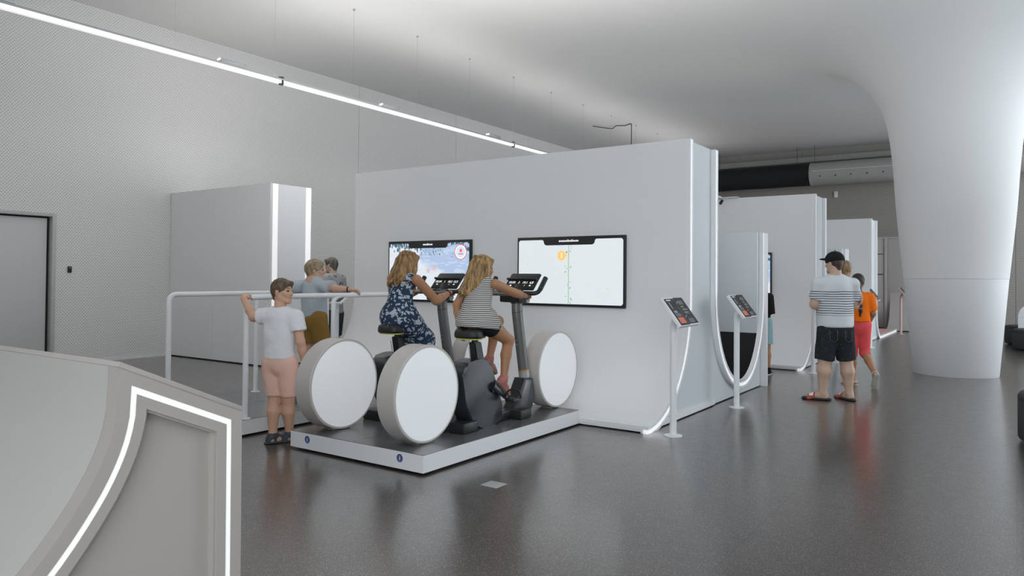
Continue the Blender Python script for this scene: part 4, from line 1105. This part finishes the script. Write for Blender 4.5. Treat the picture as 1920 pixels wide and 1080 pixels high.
# ---- blond boy on the balance board, arms spread on the rails
p = Person('blond boy in pale blue shirt and mustard shorts balancing with an arm on the handrail', (-6.35, 5.37, PZ+0.132), math.radians(88), SKIN_LIGHT)
P = p.P
for s_ in (-1, 1):
    hp, kn, an = P(s_*0.08, 0, 0.72), P(s_*0.10, 0.05, 0.40), P(s_*0.11, 0.0, 0.078)
    p.limb([hp, kn], [0.085, 0.056]); p.limb([kn, kn*0.62+an*0.38-p.fw*0.012, an], [0.054, 0.056, 0.034]); p.foot(an, p.fw, 1.0)
    f = Field(0.0095); f.cone(P(0, 0, 0.80), P(0, 0, 0.70), 0.135, 0.14, 0.03, (p.fw, 0.8))
p.limb([P(0, 0, 0.75), P(0, 0.0, 0.95), P(0, -0.01, 1.08)], [0.125, 0.12, 0.115], 0.03, (p.fw, 0.75))
shL, shR = P(-0.16, 0.0, 1.055), P(0.165, 0.0, 1.055)
wR = V3(-5.83, 5.42, 1.312); eR = V3(-6.00, 5.36, 1.315); wL = V3(-6.98, 5.34, 1.305); eL = V3(-6.75, 5.32, 1.315)
for sh, e, w in ((shL, eL, wL), (shR, eR, wR)): p.limb([sh, e], [0.048, 0.041]); p.limb([e, e*0.65+w*0.35, w], [0.041, 0.038, 0.026])
p.hand(wR, V3(0.8, 0.45, -0.05), V3(0.2, 0, -1), V3(-0.4, 1, 0), sc=0.92, curl=0.85); p.hand(wL, V3(-0.8, 0.35, -0.05), V3(-0.2, 0, -1), V3(0.4, 1, 0), sc=0.92, curl=0.8)
p.head(P(0.0, 0.02, 1.23), math.radians(48), 0.02, 0.05, 0.97, P(0, -0.01, 1.05), 0.052)
p.finish()
f = Field(0.0095)
f.cone(P(0.0, 0, 0.72), P(0, 0, 0.92), 0.160, 0.150, 0.03, (p.fw, 0.78)); f.cone(P(0, 0, 0.92), P(0, 0, 1.05), 0.15, 0.145, 0.03, (p.fw, 0.72))
f.cone(P(-0.11, 0, 1.06), P(0.11, 0, 1.06), 0.064, 0.064, 0.04)
f.cone(shL, shL*0.35+eL*0.65, 0.070, 0.078, 0.03, None, 1); f.cone(shR, shR*0.32+eR*0.68, 0.070, 0.080, 0.03, None, 1)
f.wob(0.006, 24, 2.0).ball(P(0, 0.015, 1.16), 0.074, sub=True).cut(P(0, 0, 0.72), (0.25, 0, -1)); p.part('shirt', f, BLUETEE)
f = Field(0.0095); f.cone(P(0, 0, 0.80), P(0, 0, 0.70), 0.140, 0.142, 0.03, (p.fw, 0.82))
for s_ in (-1, 1): f.cone(P(s_*0.08, 0, 0.72), P(s_*0.098, 0.045, 0.44), 0.10, 0.086, 0.02, None, 1)
f.wob(0.004, 30, 0.2).cut(P(0, 0, 0.83), (0, 0, 1)); p.part('shorts', f, MUST)
p.part('hair', short_hair(p, 0.017, wob=0.004), hair_mat('blond_short_hair', (0.20, 0.15, 0.085), (0.42, 0.34, 0.22)))
f = Field(0.004); b_ = wR*0.86+eR*0.14; f.cone(b_-unit(wR-eR)*0.007, b_+unit(wR-eR)*0.007, 0.032, 0.031, 0.004, None, 2); p.part('wristband', f, BLACKC)

# ---- man standing behind, in profile
p = Person('grey-haired man in leaf-print shirt and dark shorts standing behind the handrail', (-8.42, 7.50, 0.0), math.radians(195), SKIN_MAN)
P = p.P
for s_ in (-1, 1):
    hp, kn, an = P(s_*0.09, 0, 0.90), P(s_*0.09, 0.02, 0.49), P(s_*0.09, -0.01, 0.085)
    p.limb([hp, kn], [0.088, 0.060]); p.limb([kn, kn*0.62+an*0.38-p.fw*0.015, an], [0.058, 0.060, 0.038]); p.foot(an, p.fw, 1.15)
    sh, e, w = P(s_*0.19, 0, 1.42), P(s_*0.225, -0.03, 1.14), P(s_*0.17, 0.13, 0.94)
    p.limb([sh, e], [0.052, 0.043]); p.limb([e, e*0.65+w*0.35, w], [0.042, 0.040, 0.028]); p.hand(w, V3(0, 0, -1)+p.fw*0.3, -p.rt*s_, p.fw, sc=1.0, curl=0.6)
p.limb([P(0, 0, 0.95), P(0, 0, 1.15), P(0, 0, 1.38)], [0.14, 0.13, 0.14], 0.03, (p.fw, 0.72))
p.head(P(0, 0.055, 1.615), math.radians(192), -0.03, 0, 1.0, P(0, 0, 1.40), 0.058)
p.finish()
f = Field(0.011); f.cone(P(0, 0, 0.90), P(0, 0, 1.12), 0.165, 0.158, 0.03, (p.fw, 0.75)); f.cone(P(0, 0, 1.12), P(0, 0, 1.36), 0.158, 0.165, 0.03, (p.fw, 0.7)); f.cone(P(-0.14, 0, 1.41), P(0.14, 0, 1.41), 0.066, 0.066, 0.04)
for s_ in (-1, 1): f.cone(P(s_*0.19, 0, 1.42), P(s_*0.218, -0.02, 1.20), 0.072, 0.076, 0.03, None, 1)
f.wob(0.004, 22).ball(P(0, 0.02, 1.53), 0.085, sub=True).cut(P(0, 0, 0.90), (0, 0, -1)); p.part('shirt', f, LEAFSHIRT)
f = Field(0.011); f.cone(P(0, 0, 0.95), P(0, 0, 0.86), 0.15, 0.15, 0.03, (p.fw, 0.8))
for s_ in (-1, 1): f.cone(P(s_*0.09, 0, 0.88), P(s_*0.09, 0.02, 0.56), 0.105, 0.09, 0.02, None, 1)
p.part('shorts', f.cut(P(0, 0, 0.99), (0, 0, 1)), GREYSHORT)
p.part('hair', short_hair(p, 0.008), hair_mat('grey_brown_hair', (0.085, 0.066, 0.052), (0.22, 0.20, 0.18)))

# ---- rider in the floral dress (left bike)
def strands(T, sc, n, length, spread_, wave, rnd, r0=0.014, back=True, side=0.0, drift=(0, 0), zmin=-9):
    f = Field(0.0062)
    for i in range(n):
        a = (i+0.5)/n*2-1
        az = math.radians(180+a*112)                      # round the back of the head
        x, y = math.sin(az)*0.078, math.cos(az)*0.098-0.012
        q = T(x*0.80, y*0.80, 0.075+rnd.uniform(-0.02, 0.03)); pts = [q, T(x*1.06, y*1.06, 0.03)]
        ph = rnd.uniform(0, 6.28); L = length*rnd.uniform(0.82, 1.05); m = 9
        for j in range(1, m+1):
            t = j/m; w = wave*t*math.sin(ph+t*9.0); w2 = wave*t*math.cos(ph+t*8.0)
            pts.append(T(x*1.06+x*spread_*t+w+drift[0]*t*t, y*1.06-0.03*t*back+y*spread_*0.5*t+w2+drift[1]*t*t, 0.03-L*t))
        rs = [r0*1.1, r0*1.25]+[r0*(1.2-0.65*(j/m)**1.5) for j in range(1, m+1)]
        f.chain(pts, [r*sc for r in rs], 0.012)
    return f

def rider(label, X, skin, lean, dress):
    p = Person(label, (X, 5.05, PZ), PI/2, skin); P = p.P; return p, P
p, P = rider('person with long wavy hair in a navy floral dress riding the left bike', -4.80, SKIN_TAN, 0, True)
hipz = 0.93
hpL, hpR = P(-0.09, 0.03, hipz), P(0.09, 0.03, hipz)
knL, anL = P(-0.10, 0.34, 0.84), P(-0.10, 0.28, 0.47); knR, anR = P(0.105, 0.28, 0.70), P(0.12, 0.26, 0.30)
for hp, kn, an, s_ in ((hpL, knL, anL, -1), (hpR, knR, anR, 1)):
    p.limb([hp, hp*0.4+kn*0.6, kn], [0.098, 0.078, 0.060]); p.limb([kn, kn*0.62+an*0.38-p.fw*0.01, an], [0.058, 0.056, 0.036]); p.foot(an, p.fw, 1.0, -0.25)
p.limb([P(0, 0.0, 0.95), P(0, 0.04, 1.12), P(0, 0.10, 1.28)], [0.135, 0.105, 0.11], 0.03, (p.fw, 0.72))
shL, shR = P(-0.155, 0.09, 1.285), P(0.155, 0.10, 1.275)
eR, wR = P(0.24, 0.29, 1.075), P(0.20, 0.52, 1.145); eL, wL = P(-0.235, 0.22, 1.06), P(-0.19, 0.49, 1.15)
for sh, e, w in ((shL, eL, wL), (shR, eR, wR)): p.limb([sh, e], [0.050, 0.042]); p.limb([e, e*0.65+w*0.35, w], [0.042, 0.041, 0.026])
p.hand(wR, p.fw*0.9-p.rt*0.35+V3(0, 0, 0.25), V3(0, 0.15, -1), -p.rt, sc=0.95, curl=1.0); p.hand(wL, p.fw*0.9+p.rt*0.35+V3(0, 0, 0.25), V3(0, 0.15, -1), p.rt, sc=0.95, curl=1.0)
p.head(P(0.0, 0.155, 1.425), math.radians(80), -0.12, 0.0, 0.98, P(0, 0.09, 1.27), 0.048)
p.finish()
f = Field(0.0095)
f.cone(P(0, 0.09, 1.24), P(0, 0.04, 1.10), 0.135, 0.118, 0.03, (p.fw, 0.74)); f.cone(P(0, 0.04, 1.10), P(0, 0.0, 0.93), 0.120, 0.158, 0.03, (p.fw, 0.85))
f.cone(P(-0.085, 0.095, 1.285), P(0.085, 0.095, 1.285), 0.052, 0.052, 0.03)
for hp, kn, s_ in ((hpL, knL, -1), (hpR, knR, 1)): f.cone(hp, kn, 0.118, 0.088, 0.05); f.cone(kn, P(s_*0.11, 0.29, 0.585), 0.092, 0.098, 0.04, None, 1)
f.cone(P(0, 0.06, 0.90), P(0, 0.25, 0.76), 0.11, 0.10, 0.05); f.cone(P(-0.06, 0.26, 0.76), P(-0.05, 0.25, 0.58), 0.10, 0.115, 0.05); f.cone(P(0.06, 0.25, 0.72), P(0.05, 0.25, 0.58), 0.10, 0.115, 0.05)
f.wob(0.005, 26, 1.0).ball(P(0, 0.12, 1.40), 0.088, sub=True).cut(P(0, 0, 0.60), (0, 0, -1))
for s_ in (-1, 1): f.ball(P(s_*0.185, 0.10, 1.265), 0.058, sub=True)
p.part('dress', f, FLORAL)
rn = random.Random(5)
f0 = short_hair(p, 0.015, h=0.006, nape=-0.02)
HAIR_W = hair_mat('wavy_light_brown_hair', (0.12, 0.058, 0.020), (0.42, 0.25, 0.105))
p.part('hair', [f0, strands(p.T, 1.0, 30, 0.27, 0.45, 0.022, rn, 0.0175)], HAIR_W)
f = Field(0.004); b_ = wR*0.93+eR*0.07; f.cone(b_-unit(wR-eR)*0.009, b_+unit(wR-eR)*0.009, 0.031, 0.030, 0.004, None, 2); p.part('wristband', f, BLACKC)

# ---- girl in the striped top (right bike)
p, P = rider('girl with long blonde hair in a striped top riding the right bike', -3.88, SKIN_TAN, 0, False)
hpL, hpR = P(-0.08, 0.02, 0.925), P(0.08, 0.02, 0.925)
knR, anR = P(0.10, 0.38, 0.735), P(0.10, 0.31, 0.40); knL, anL = P(-0.085, 0.47, 0.895), P(-0.085, 0.345, 0.565)
p.limb([hpR, hpR*0.45+knR*0.55, knR], [0.088, 0.068, 0.052]); p.limb([knR, knR*0.62+anR*0.38-p.fw*0.012, anR], [0.049, 0.048, 0.030]); p.foot(anR, p.fw, 0.92, -0.75)
p.limb([hpL, hpL*0.45+knL*0.55, knL], [0.088, 0.068, 0.052]); p.limb([knL, knL*0.62+anL*0.38-p.fw*0.012, anL], [0.049, 0.048, 0.030]); p.foot(anL, p.fw, 0.92, -0.62)
p.limb([P(0, -0.01, 0.95), P(0, 0.05, 1.11), P(0, 0.10, 1.24)], [0.118, 0.098, 0.10], 0.03, (p.fw, 0.72))
shL, shR = P(-0.14, 0.09, 1.245), P(0.14, 0.11, 1.245)
eR, wR = P(0.20, 0.33, 1.165), P(0.175, 0.54, 1.135); eL, wL = P(-0.21, 0.02, 1.06), P(-0.20, 0.04, 0.86)
for sh, e, w in ((shL, eL, wL), (shR, eR, wR)): p.limb([sh, e], [0.045, 0.037]); p.limb([e, e*0.65+w*0.35, w], [0.037, 0.036, 0.024])
p.hand(wR, p.fw*0.9-p.rt*0.3+V3(0, 0, 0.2), V3(0, 0.15, -1), -p.rt, sc=0.9, curl=1.0); p.hand(wL, V3(0, 0.15, -1), p.rt, p.fw, sc=0.9, curl=0.5)
p.head(P(-0.005, 0.125, 1.382), math.radians(68), -0.08, 0.0, 0.95, P(0, 0.095, 1.23), 0.045)
p.finish()
f = Field(0.0095)
f.cone(P(0, 0.095, 1.205), P(0, 0.05, 1.08), 0.122, 0.118, 0.03, (p.fw, 0.74)); f.cone(P(0, 0.05, 1.08), P(0, -0.005, 0.90), 0.122, 0.165, 0.03, (p.fw, 0.92))
f.cone(P(-0.075, 0.10, 1.25), P(0.075, 0.10, 1.25), 0.048, 0.048, 0.03)
f.cone(P(-0.04, 0.06, 0.955), P(0.05, 0.11, 0.925), 0.13, 0.115, 0.03); f.cone(hpR, hpR*0.68+knR*0.32, 0.108, 0.094, 0.03); f.cone(hpL, hpL*0.72+knL*0.28, 0.108, 0.098, 0.03); f.cone(P(0.10, 0.19, 0.93), P(0.13, 0.25, 0.83), 0.03, 0.012, 0.02)
f.wob(0.005, 26, 0.3).ball(P(0, 0.12, 1.36), 0.084, sub=True)
for s_ in (-1, 1): f.ball(P(s_*0.172, 0.10, 1.235), 0.056, sub=True)
f.cut(P(0, 0, 0.862), (0, -0.12, -1)); p.part('striped_top', f, STRIPE_GIRL)
f = Field(0.009)
for hp, kn in ((hpL, knL), (hpR, knR)): f.cone(hp, hp*0.62+kn*0.38, 0.098, 0.088, 0.03, None, 1)
f.cut(P(0, 0, 0.93), (0, 0, 1)); p.part('shorts', f, BLACKC)
rn = random.Random(9)
HAIR_B = hair_mat('long_blonde_hair', (0.15, 0.08, 0.026), (0.50, 0.32, 0.135))
p.part('hair', [short_hair(p, 0.012, h=0.006, nape=-0.02), strands(p.T, 0.95, 26, 0.30, 0.22, 0.009, rn, 0.0165, drift=(-0.06, -0.03))], HAIR_B)
PINKSH = mat('pink_sandal', (0.42, 0.14, 0.13), 0.6, noise=0.3, nscale=50); SOLE = mat('cork_sole', (0.36, 0.23, 0.18), 0.7)
for an, pt in ((anR, -0.75), (anL, -0.62)):
    d = V3(0, math.cos(pt), math.sin(pt)); u_ = V3(0, -math.sin(pt), math.cos(pt)); sd_ = V3(1, 0, 0)
    g1 = Field(0.005); p.foot(an, p.fw, 0.92, pt, g1, 0.0055); g1.cut(an+d*0.13, d)
    g1.cone(an+d*0.055-sd_*0.2-u_*0.02, an+d*0.055+sd_*0.2-u_*0.02, 0.022, 0.022, sub=True).cut(an+u_*0.03, u_)
    g2 = Field(0.005); c0 = an-u_*0.078; g2.cone(c0-d*0.035, c0+d*0.125, 0.036, 0.040, 0.01, (u_, 0.30))
    sdl = p.part('sandal', g1, PINKSH); so = p.part('sole', g2, SOLE); so.parent = sdl

# ---- man with the black cap holding a child
p = Person('man in black cap, white striped shirt and denim shorts, seen from behind', (-1.80, 9.53, 0.0), math.radians(124.6), SKIN_MAN, 0.0115)
P = p.P
hps = {}
for s_, kx, ax, td in ((-1, -0.13, -0.155, p.fw*0.45-p.rt*0.85), (1, 0.13, 0.165, p.fw*0.95-p.rt*0.25)):
    hp, kn, an = P(s_*0.095, 0, 0.84), P(kx, 0.01, 0.485), P(ax, 0.0, 0.10)
    p.limb([hp, hp*0.4+kn*0.6, kn], [0.115, 0.092, 0.078]); p.limb([kn, kn*0.64+an*0.36-p.fw*0.012, kn*0.3+an*0.7, an], [0.074, 0.080, 0.056, 0.044]); p.foot(an, td, 1.16)
    hps[s_] = (hp, kn, an, td)
p.limb([P(0, 0, 0.95), P(0, 0.02, 1.15), P(0, 0, 1.38)], [0.17, 0.168, 0.165], 0.03, (p.fw, 0.74))
shL, shR = P(-0.205, 0, 1.40), P(0.205, 0, 1.40)
eL, wL = P(-0.245, 0.02, 1.16), P(-0.06, 0.24, 1.10); eR, wR = P(0.245, 0.05, 1.155), P(0.08, 0.27, 1.14)
for sh, e, w in ((shL, eL, wL), (shR, eR, wR)): p.limb([sh, e], [0.066, 0.060]); p.limb([e, e*0.65+w*0.35, w], [0.058, 0.052, 0.032])
p.hand(wL, p.rt*0.9+p.fw*0.2, -p.fw, V3(0, 0, 1), sc=1.05, curl=0.6); p.hand(wR, -p.rt*0.9+p.fw*0.2, -p.fw, V3(0, 0, 1), sc=1.05, curl=0.6)
p.head(P(-0.01, 0.03, 1.655), math.radians(150), 0.02, 0, 1.05, P(0, -0.01, 1.44), 0.068)
p.finish()
f = Field(0.011); f.cone(P(0, 0.01, 0.92), P(0, 0.015, 1.12), 0.212, 0.207, 0.03, (p.fw, 0.86)); f.cone(P(0, 0.015, 1.12), P(0, 0, 1.33), 0.207, 0.205, 0.03, (p.fw, 0.72))
for s_ in (-1, 1): f.cone(P(s_*0.05, -0.01, 1.455), P(s_*0.205, 0, 1.40), 0.066, 0.074, 0.04)
f.cone(shL, shL*0.22+eL*0.78, 0.078, 0.084, 0.03, None, 1); f.cone(shR, shR*0.22+eR*0.78, 0.078, 0.084, 0.03, None, 1)
f.wob(0.005, 20).ball(P(0, 0.03, 1.58), 0.095, sub=True).cut(P(0, 0, 0.885), (0, 0, -1)); p.part('shirt', f, STRIPE_MAN)
f = Field(0.011); f.cone(P(0, 0, 0.93), P(0, 0, 0.84), 0.190, 0.192, 0.03, (p.fw, 0.82))
for s_ in (-1, 1): f.cone(hps[s_][0], hps[s_][1], 0.128, 0.112, 0.025, None, 1)
f.wob(0.005, 24, 1.0).cut(P(0, 0, 0.93), (0, 0, 1)); sh_ = p.part('shorts', f, DENIM)
SEAM = mat('denim_seam', (0.10, 0.11, 0.115), 0.8)
for s_ in (-1, 1):
    pk = tube('pocket_seam', [tuple(P(s_*0.045, -0.158, 0.86)-p.base), tuple(P(s_*0.05, -0.163, 0.74)-p.base), tuple(P(s_*0.085, -0.162, 0.715)-p.base), tuple(P(s_*0.13, -0.148, 0.74)-p.base), tuple(P(s_*0.135, -0.138, 0.86)-p.base)], 0.0025, SEAM, None, 6); pk.parent = sh_
p.part('hair', short_hair(p, 0.004, front=0, nape=-0.05), hair_mat('cropped_dark_hair', (0.05, 0.035, 0.026), (0.09, 0.065, 0.05)))
T, R_ = p.T, p.R
f = Field(0.006); f.ell(T(0, -0.014, 0.045), R_, V3(0.094, 0.116, 0.100)*1.05, 0.01); f.cut(T(0, -0.02, 0.022), -(R_@V3(0, 0.20, 1))).ell(T(0, -0.012, 0.02), R_, V3(0.072, 0.092, 0.082)*1.05, sub=True)
b2 = Field(0.006); b2.ell(T(0, 0.085, 0.050), R_, V3(0.078, 0.115, 0.016), 0.01); b2.cut(T(0, 0.02, 0.0), -(R_@V3(0, 1, 0)))
cp = p.part('cap', f, BLACKC); br = p.part('cap_peak', b2, BLACKC); br.parent = cp
tb = Field(0.005); tb.ball(T(0, -0.014, 0.152), 0.008, 0.003); x_ = p.part('cap_button', tb, BLACKC); x_.parent = cp
REDSL = mat('slide_red', (0.45, 0.07, 0.035), 0.5); SLSOLE = mat('slide_sole', (0.02, 0.022, 0.024), 0.6)
for s_ in (-1, 1):
    an, td = hps[s_][2], unit(hps[s_][3]); side = np.cross(td, V3(0, 0, 1))
    g2 = Field(0.006); c0 = V3(an[0], an[1], 0.014); g2.cone(c0-td*0.055, c0+td*0.19, 0.046, 0.054, 0.01, (V3(0, 0, 1), 0.40)); g2.cut((0, 0, 0.001), (0, 0, -1))
    sl = p.part('slide', g2, SLSOLE)
    g1 = Field(0.005); p.foot(an, td, 1.16, 0, g1, 0.007); g1.cut(an+td*0.175, td).cut(an+td*0.085, -td); st_ = p.part('strap', g1, REDSL); st_.parent = sl
    g3 = Field(0.005); p.foot(an, td, 1.16, 0, g3, 0.0095); g3.cut(an+td*0.155, td).cut(an+td*0.105, -td).cut(an-V3(0, 0, 0.05), (0, 0, -1)); st_ = p.part('strap_logo', g3, PAPER); st_.parent = sl
pm = p

# ---- child carried on his chest, head over his right shoulder
p = Person('fair-haired child carried by the capped man, head on his shoulder', tuple(pm.P(0.13, 0.25, 0.95)), math.radians(-60), SKIN_LIGHT)
P = p.P; Q = lambda r, f, u: pm.P(r, f, u)
p.limb([Q(0.08, 0.25, 1.12), Q(0.10, 0.22, 1.28), Q(0.12, 0.19, 1.40)], [0.10, 0.092, 0.085], 0.03)
shA = Q(0.215, 0.16, 1.43); eA = Q(0.285, 0.06, 1.36); wA = Q(0.300, -0.02, 1.245)
p.limb([shA, eA], [0.042, 0.035]); p.limb([eA, wA], [0.034, 0.024]); p.hand(wA, V3(0, 0, -1)-p.fw*0.1, -pm.rt, -pm.fw, sc=0.75, curl=0.7)
for s_ in (-1, 1): p.limb([Q(0.08+s_*0.07, 0.25, 1.08), Q(0.08+s_*0.16, 0.22, 0.93), Q(0.08+s_*0.15, 0.24, 0.74)], [0.062, 0.05, 0.034]); p.foot(Q(0.08+s_*0.15, 0.24, 0.72), pm.fw, 0.68, -0.5)
p.head(Q(0.175, 0.13, 1.585), math.radians(124.6-40), 0.0, 0.0, 0.90, Q(0.14, 0.17, 1.42), 0.042)
p.finish()
f = Field(0.009); f.cone(Q(0.08, 0.25, 1.08), Q(0.12, 0.19, 1.40), 0.115, 0.10, 0.03, None, 0); f.cone(Q(0.06, 0.17, 1.43), shA, 0.055, 0.055, 0.03); f.cone(shA, shA*0.3+eA*0.7, 0.056, 0.055, 0.02, None, 1)
f.ball(Q(0.12, 0.17, 1.52), 0.07, sub=True); NAVYD = None
g = N('child_print_shirt', 0.85, 0.2); dd_ = g.math('LESS_THAN', g.vor(26), 0.28); g.color(g.mix(dd_, (0.70, 0.72, 0.74), (0.05, 0.08, 0.16))); p.part('shirt', f, g.m)
f = Field(0.009); f.cone(Q(0.02, 0.25, 1.08), Q(0.14, 0.25, 1.08), 0.09, 0.09, 0.03)
for s_ in (-1, 1): f.cone(Q(0.08+s_*0.07, 0.25, 1.08), Q(0.08+s_*0.145, 0.225, 0.96), 0.075, 0.068, 0.02, None, 1)
p.part('shorts', f, GREYSHORT)
p.part('hair', short_hair(p, 0.013, front=0, wob=0.003), hair_mat('fair_hair', (0.17, 0.10, 0.045), (0.34, 0.22, 0.11)))

# ---- girl in orange walking away
p = Person('girl in orange top and coral leggings walking away beyond the capped man', (-1.80, 11.08, 0.0), math.radians(112), SKIN_TAN)
P = p.P
hpL, knL, anL = P(-0.075, 0, 0.84), P(-0.07, 0.03, 0.45), P(-0.065, 0.02, 0.075)
hpR, knR, anR = P(0.075, 0, 0.84), P(0.085, 0.02, 0.45), P(0.15, -0.25, 0.20)
for hp, kn, an in ((hpL, knL, anL), (hpR, knR, anR)): p.limb([hp, kn], [0.085, 0.052]); p.limb([kn, kn*0.62+an*0.38-p.fw*0.012, an], [0.050, 0.050, 0.032])
p.foot(anL, p.fw*0.6-p.rt*0.7, 1.0); p.foot(anR, p.fw, 1.0, -0.95)
p.limb([P(0, 0, 0.88), P(0, 0, 1.05), P(0, 0, 1.20)], [0.125, 0.11, 0.115], 0.03, (p.fw, 0.72))
for s_ in (-1, 1):
    sh, e, w = P(s_*0.15, 0, 1.225), P(s_*0.19, -0.01, 1.0), P(s_*0.16, 0.13, 0.84)
    p.limb([sh, e], [0.045, 0.037]); p.limb([e, w], [0.036, 0.025]); p.hand(w, V3(0, 0, -1)+p.fw*0.6, -p.rt*s_, p.fw, sc=0.9, curl=0.6)
p.head(P(0, 0.03, 1.425), math.radians(108), -0.05, 0, 0.97, P(0, 0, 1.21), 0.046)
p.finish()
f = Field(0.0105); f.cone(P(0, 0, 0.90), P(0, 0, 1.17), 0.156, 0.137, 0.03, (p.fw, 0.86)); f.cone(P(-0.10, 0, 1.22), P(0.10, 0, 1.22), 0.06, 0.06, 0.04)
for s_ in (-1, 1): f.cone(P(s_*0.15, 0, 1.225), P(s_*0.185, -0.01, 1.03), 0.064, 0.068, 0.03, None, 1)
f.wob(0.004, 24).ball(P(0, 0.02, 1.325), 0.075, sub=True).cut(P(0, 0, 0.885), (0, 0, -1)); p.part('top', f, ORANGE_TOP)
f = Field(0.0095); f.cone(P(0, 0, 0.90), P(0, 0, 0.82), 0.135, 0.138, 0.03, (p.fw, 0.85))
for hp, kn, an in ((hpL, knL, anL), (hpR, knR, anR)): f.cone(hp, kn, 0.096, 0.064, 0.03); f.cone(kn, kn*0.85+an*0.15, 0.062, 0.062, 0.02, None, 1)
p.part('leggings', f.cut(P(0, 0, 0.95), (0, 0, 1)), CORAL)
f = short_hair(p, 0.013); f2 = Field(0.006); T = p.T
f2.chain([T(0, -0.10, -0.01), T(0, -0.125, -0.06), P(0.0, -0.125, 1.20), P(0.005, -0.135, 1.10), P(0.0, -0.14, 1.04), P(-0.01, -0.145, 0.96)], [0.032, 0.028, 0.022, 0.018, 0.024, 0.010], 0.012)
p.part('hair', [f, f2], hair_mat('dark_ponytail', (0.018, 0.012, 0.009), (0.05, 0.033, 0.023)))
f = Field(0.004); f.cone(P(0.0, -0.139, 1.075), P(0.0, -0.139, 1.06), 0.021, 0.021, 0.003, None, 2); p.part('hair_tie', f, mat('pink_tie', (0.7, 0.25, 0.4), 0.6))
SH_W = mat('cream_sandal', (0.52, 0.50, 0.43), 0.6)
for an, td, pt in ((anL, unit(p.fw*0.6-p.rt*0.7), 0.0), (anR, p.fw, -0.95)):
    d = td*math.cos(pt)+V3(0, 0, math.sin(pt)); u_ = V3(0, 0, math.cos(pt))-td*math.sin(pt)
    g2 = Field(0.005); c0 = an-u_*0.078; g2.cone(c0-d*0.04, c0+d*0.14, 0.040, 0.046, 0.01, (u_, 0.38))
    g1 = Field(0.005); p.foot(an, td, 1.0, pt, g1, 0.007); g1.cut(an+d*0.12, d).cut(an+d*0.065, -d)
    g4 = Field(0.005); p.foot(an, td, 1.0, pt, g4, 0.007); g4.cut(an+d*0.0, d).cut(an-u_*0.01, u_).cut(an-u_*0.035, -u_)
    if pt == 0: g2.cut((0, 0, 0.001), (0, 0, -1))
    so = p.part('sandal', [g2], SH_W); x_ = p.part('strap', [g1, g4], SH_W); x_.parent = so

# ---- person mostly hidden behind the low partition
p = Person('person in black top and aqua shorts mostly hidden behind the low partition', (-3.235, 11.40, 0.0), math.radians(95), SKIN_TAN)
P = p.P
for s_ in (-1, 1):
    hp, kn, an = P(s_*0.085, 0, 0.80), P(s_*0.10, 0.0, 0.43), P(s_*0.12, -0.02, 0.08)
    p.limb([hp, kn], [0.085, 0.058]); p.limb([kn, kn*0.62+an*0.38-p.fw*0.012, an], [0.055, 0.060, 0.036]); p.foot(an, p.fw, 0.95)
    sh, e, w = P(s_*0.145, 0, 1.19), P(s_*0.165, 0.0, 0.97), P(s_*0.10, 0.20, 0.95)
    p.limb([sh, e], [0.047, 0.040]); p.limb([e, w], [0.038, 0.026]); p.hand(w, p.fw, V3(0, 0, -1), -p.rt*s_, sc=0.9, curl=0.8)
p.limb([P(0, 0, 0.86), P(0, 0, 1.16)], [0.13, 0.12], 0.03, (p.fw, 0.75))
p.head(P(0, 0.03, 1.39), math.radians(95), 0, 0, 0.95, P(0, 0, 1.17), 0.048)
p.finish()
f = Field(0.011); f.cone(P(0, 0, 0.88), P(0, 0, 1.13), 0.155, 0.145, 0.03, (p.fw, 0.8)); f.cone(P(-0.11, 0, 1.18), P(0.11, 0, 1.18), 0.062, 0.062, 0.04)
for s_ in (-1, 1): f.cone(P(s_*0.145, 0, 1.19), P(s_*0.165, 0.0, 0.93), 0.058, 0.06, 0.03, None, 1)
p.part('top', f.ball(P(0, 0.02, 1.29), 0.072, sub=True).cut(P(0, 0, 0.87), (0, 0, -1)), BLACKC)
f = Field(0.011); f.cone(P(0, 0, 0.88), P(0, 0, 0.79), 0.14, 0.145, 0.03, (p.fw, 0.82))
for s_ in (-1, 1): f.cone(P(s_*0.085, 0, 0.80), P(s_*0.10, 0, 0.47), 0.10, 0.094, 0.02, None, 1)
p.part('shorts', f.cut(P(0, 0, 0.92), (0, 0, 1)), AQUA)
p.part('hair', short_hair(p, 0.012), hair_mat('dark_brown_hair', (0.04, 0.026, 0.018), (0.09, 0.06, 0.04)))
for s_ in (-1, 1):
    g1 = Field(0.006); an = P(s_*0.12, -0.02, 0.08); p.foot(an, p.fw, 0.97, 0, g1, 0.012); g1.cone(an, an+V3(0, 0, 0.03), 0.05, 0.048, 0.01); g1.cut((0, 0, 0.016), (0, 0, -1))
    sh_ = p.part('shoe', g1.cut(an+V3(0, 0, 0.04), (0, 0, 1)), BLACKC)
    g2 = Field(0.006); c0 = V3(an[0], an[1], 0.012); g2.cone(c0-p.fw*0.05, c0+p.fw*0.15, 0.044, 0.048, 0.01, (V3(0, 0, 1), 0.3)); x_ = p.part('shoe_sole', g2.cut((0, 0, 0.001), (0, 0, -1)), PAPER); x_.parent = sh_
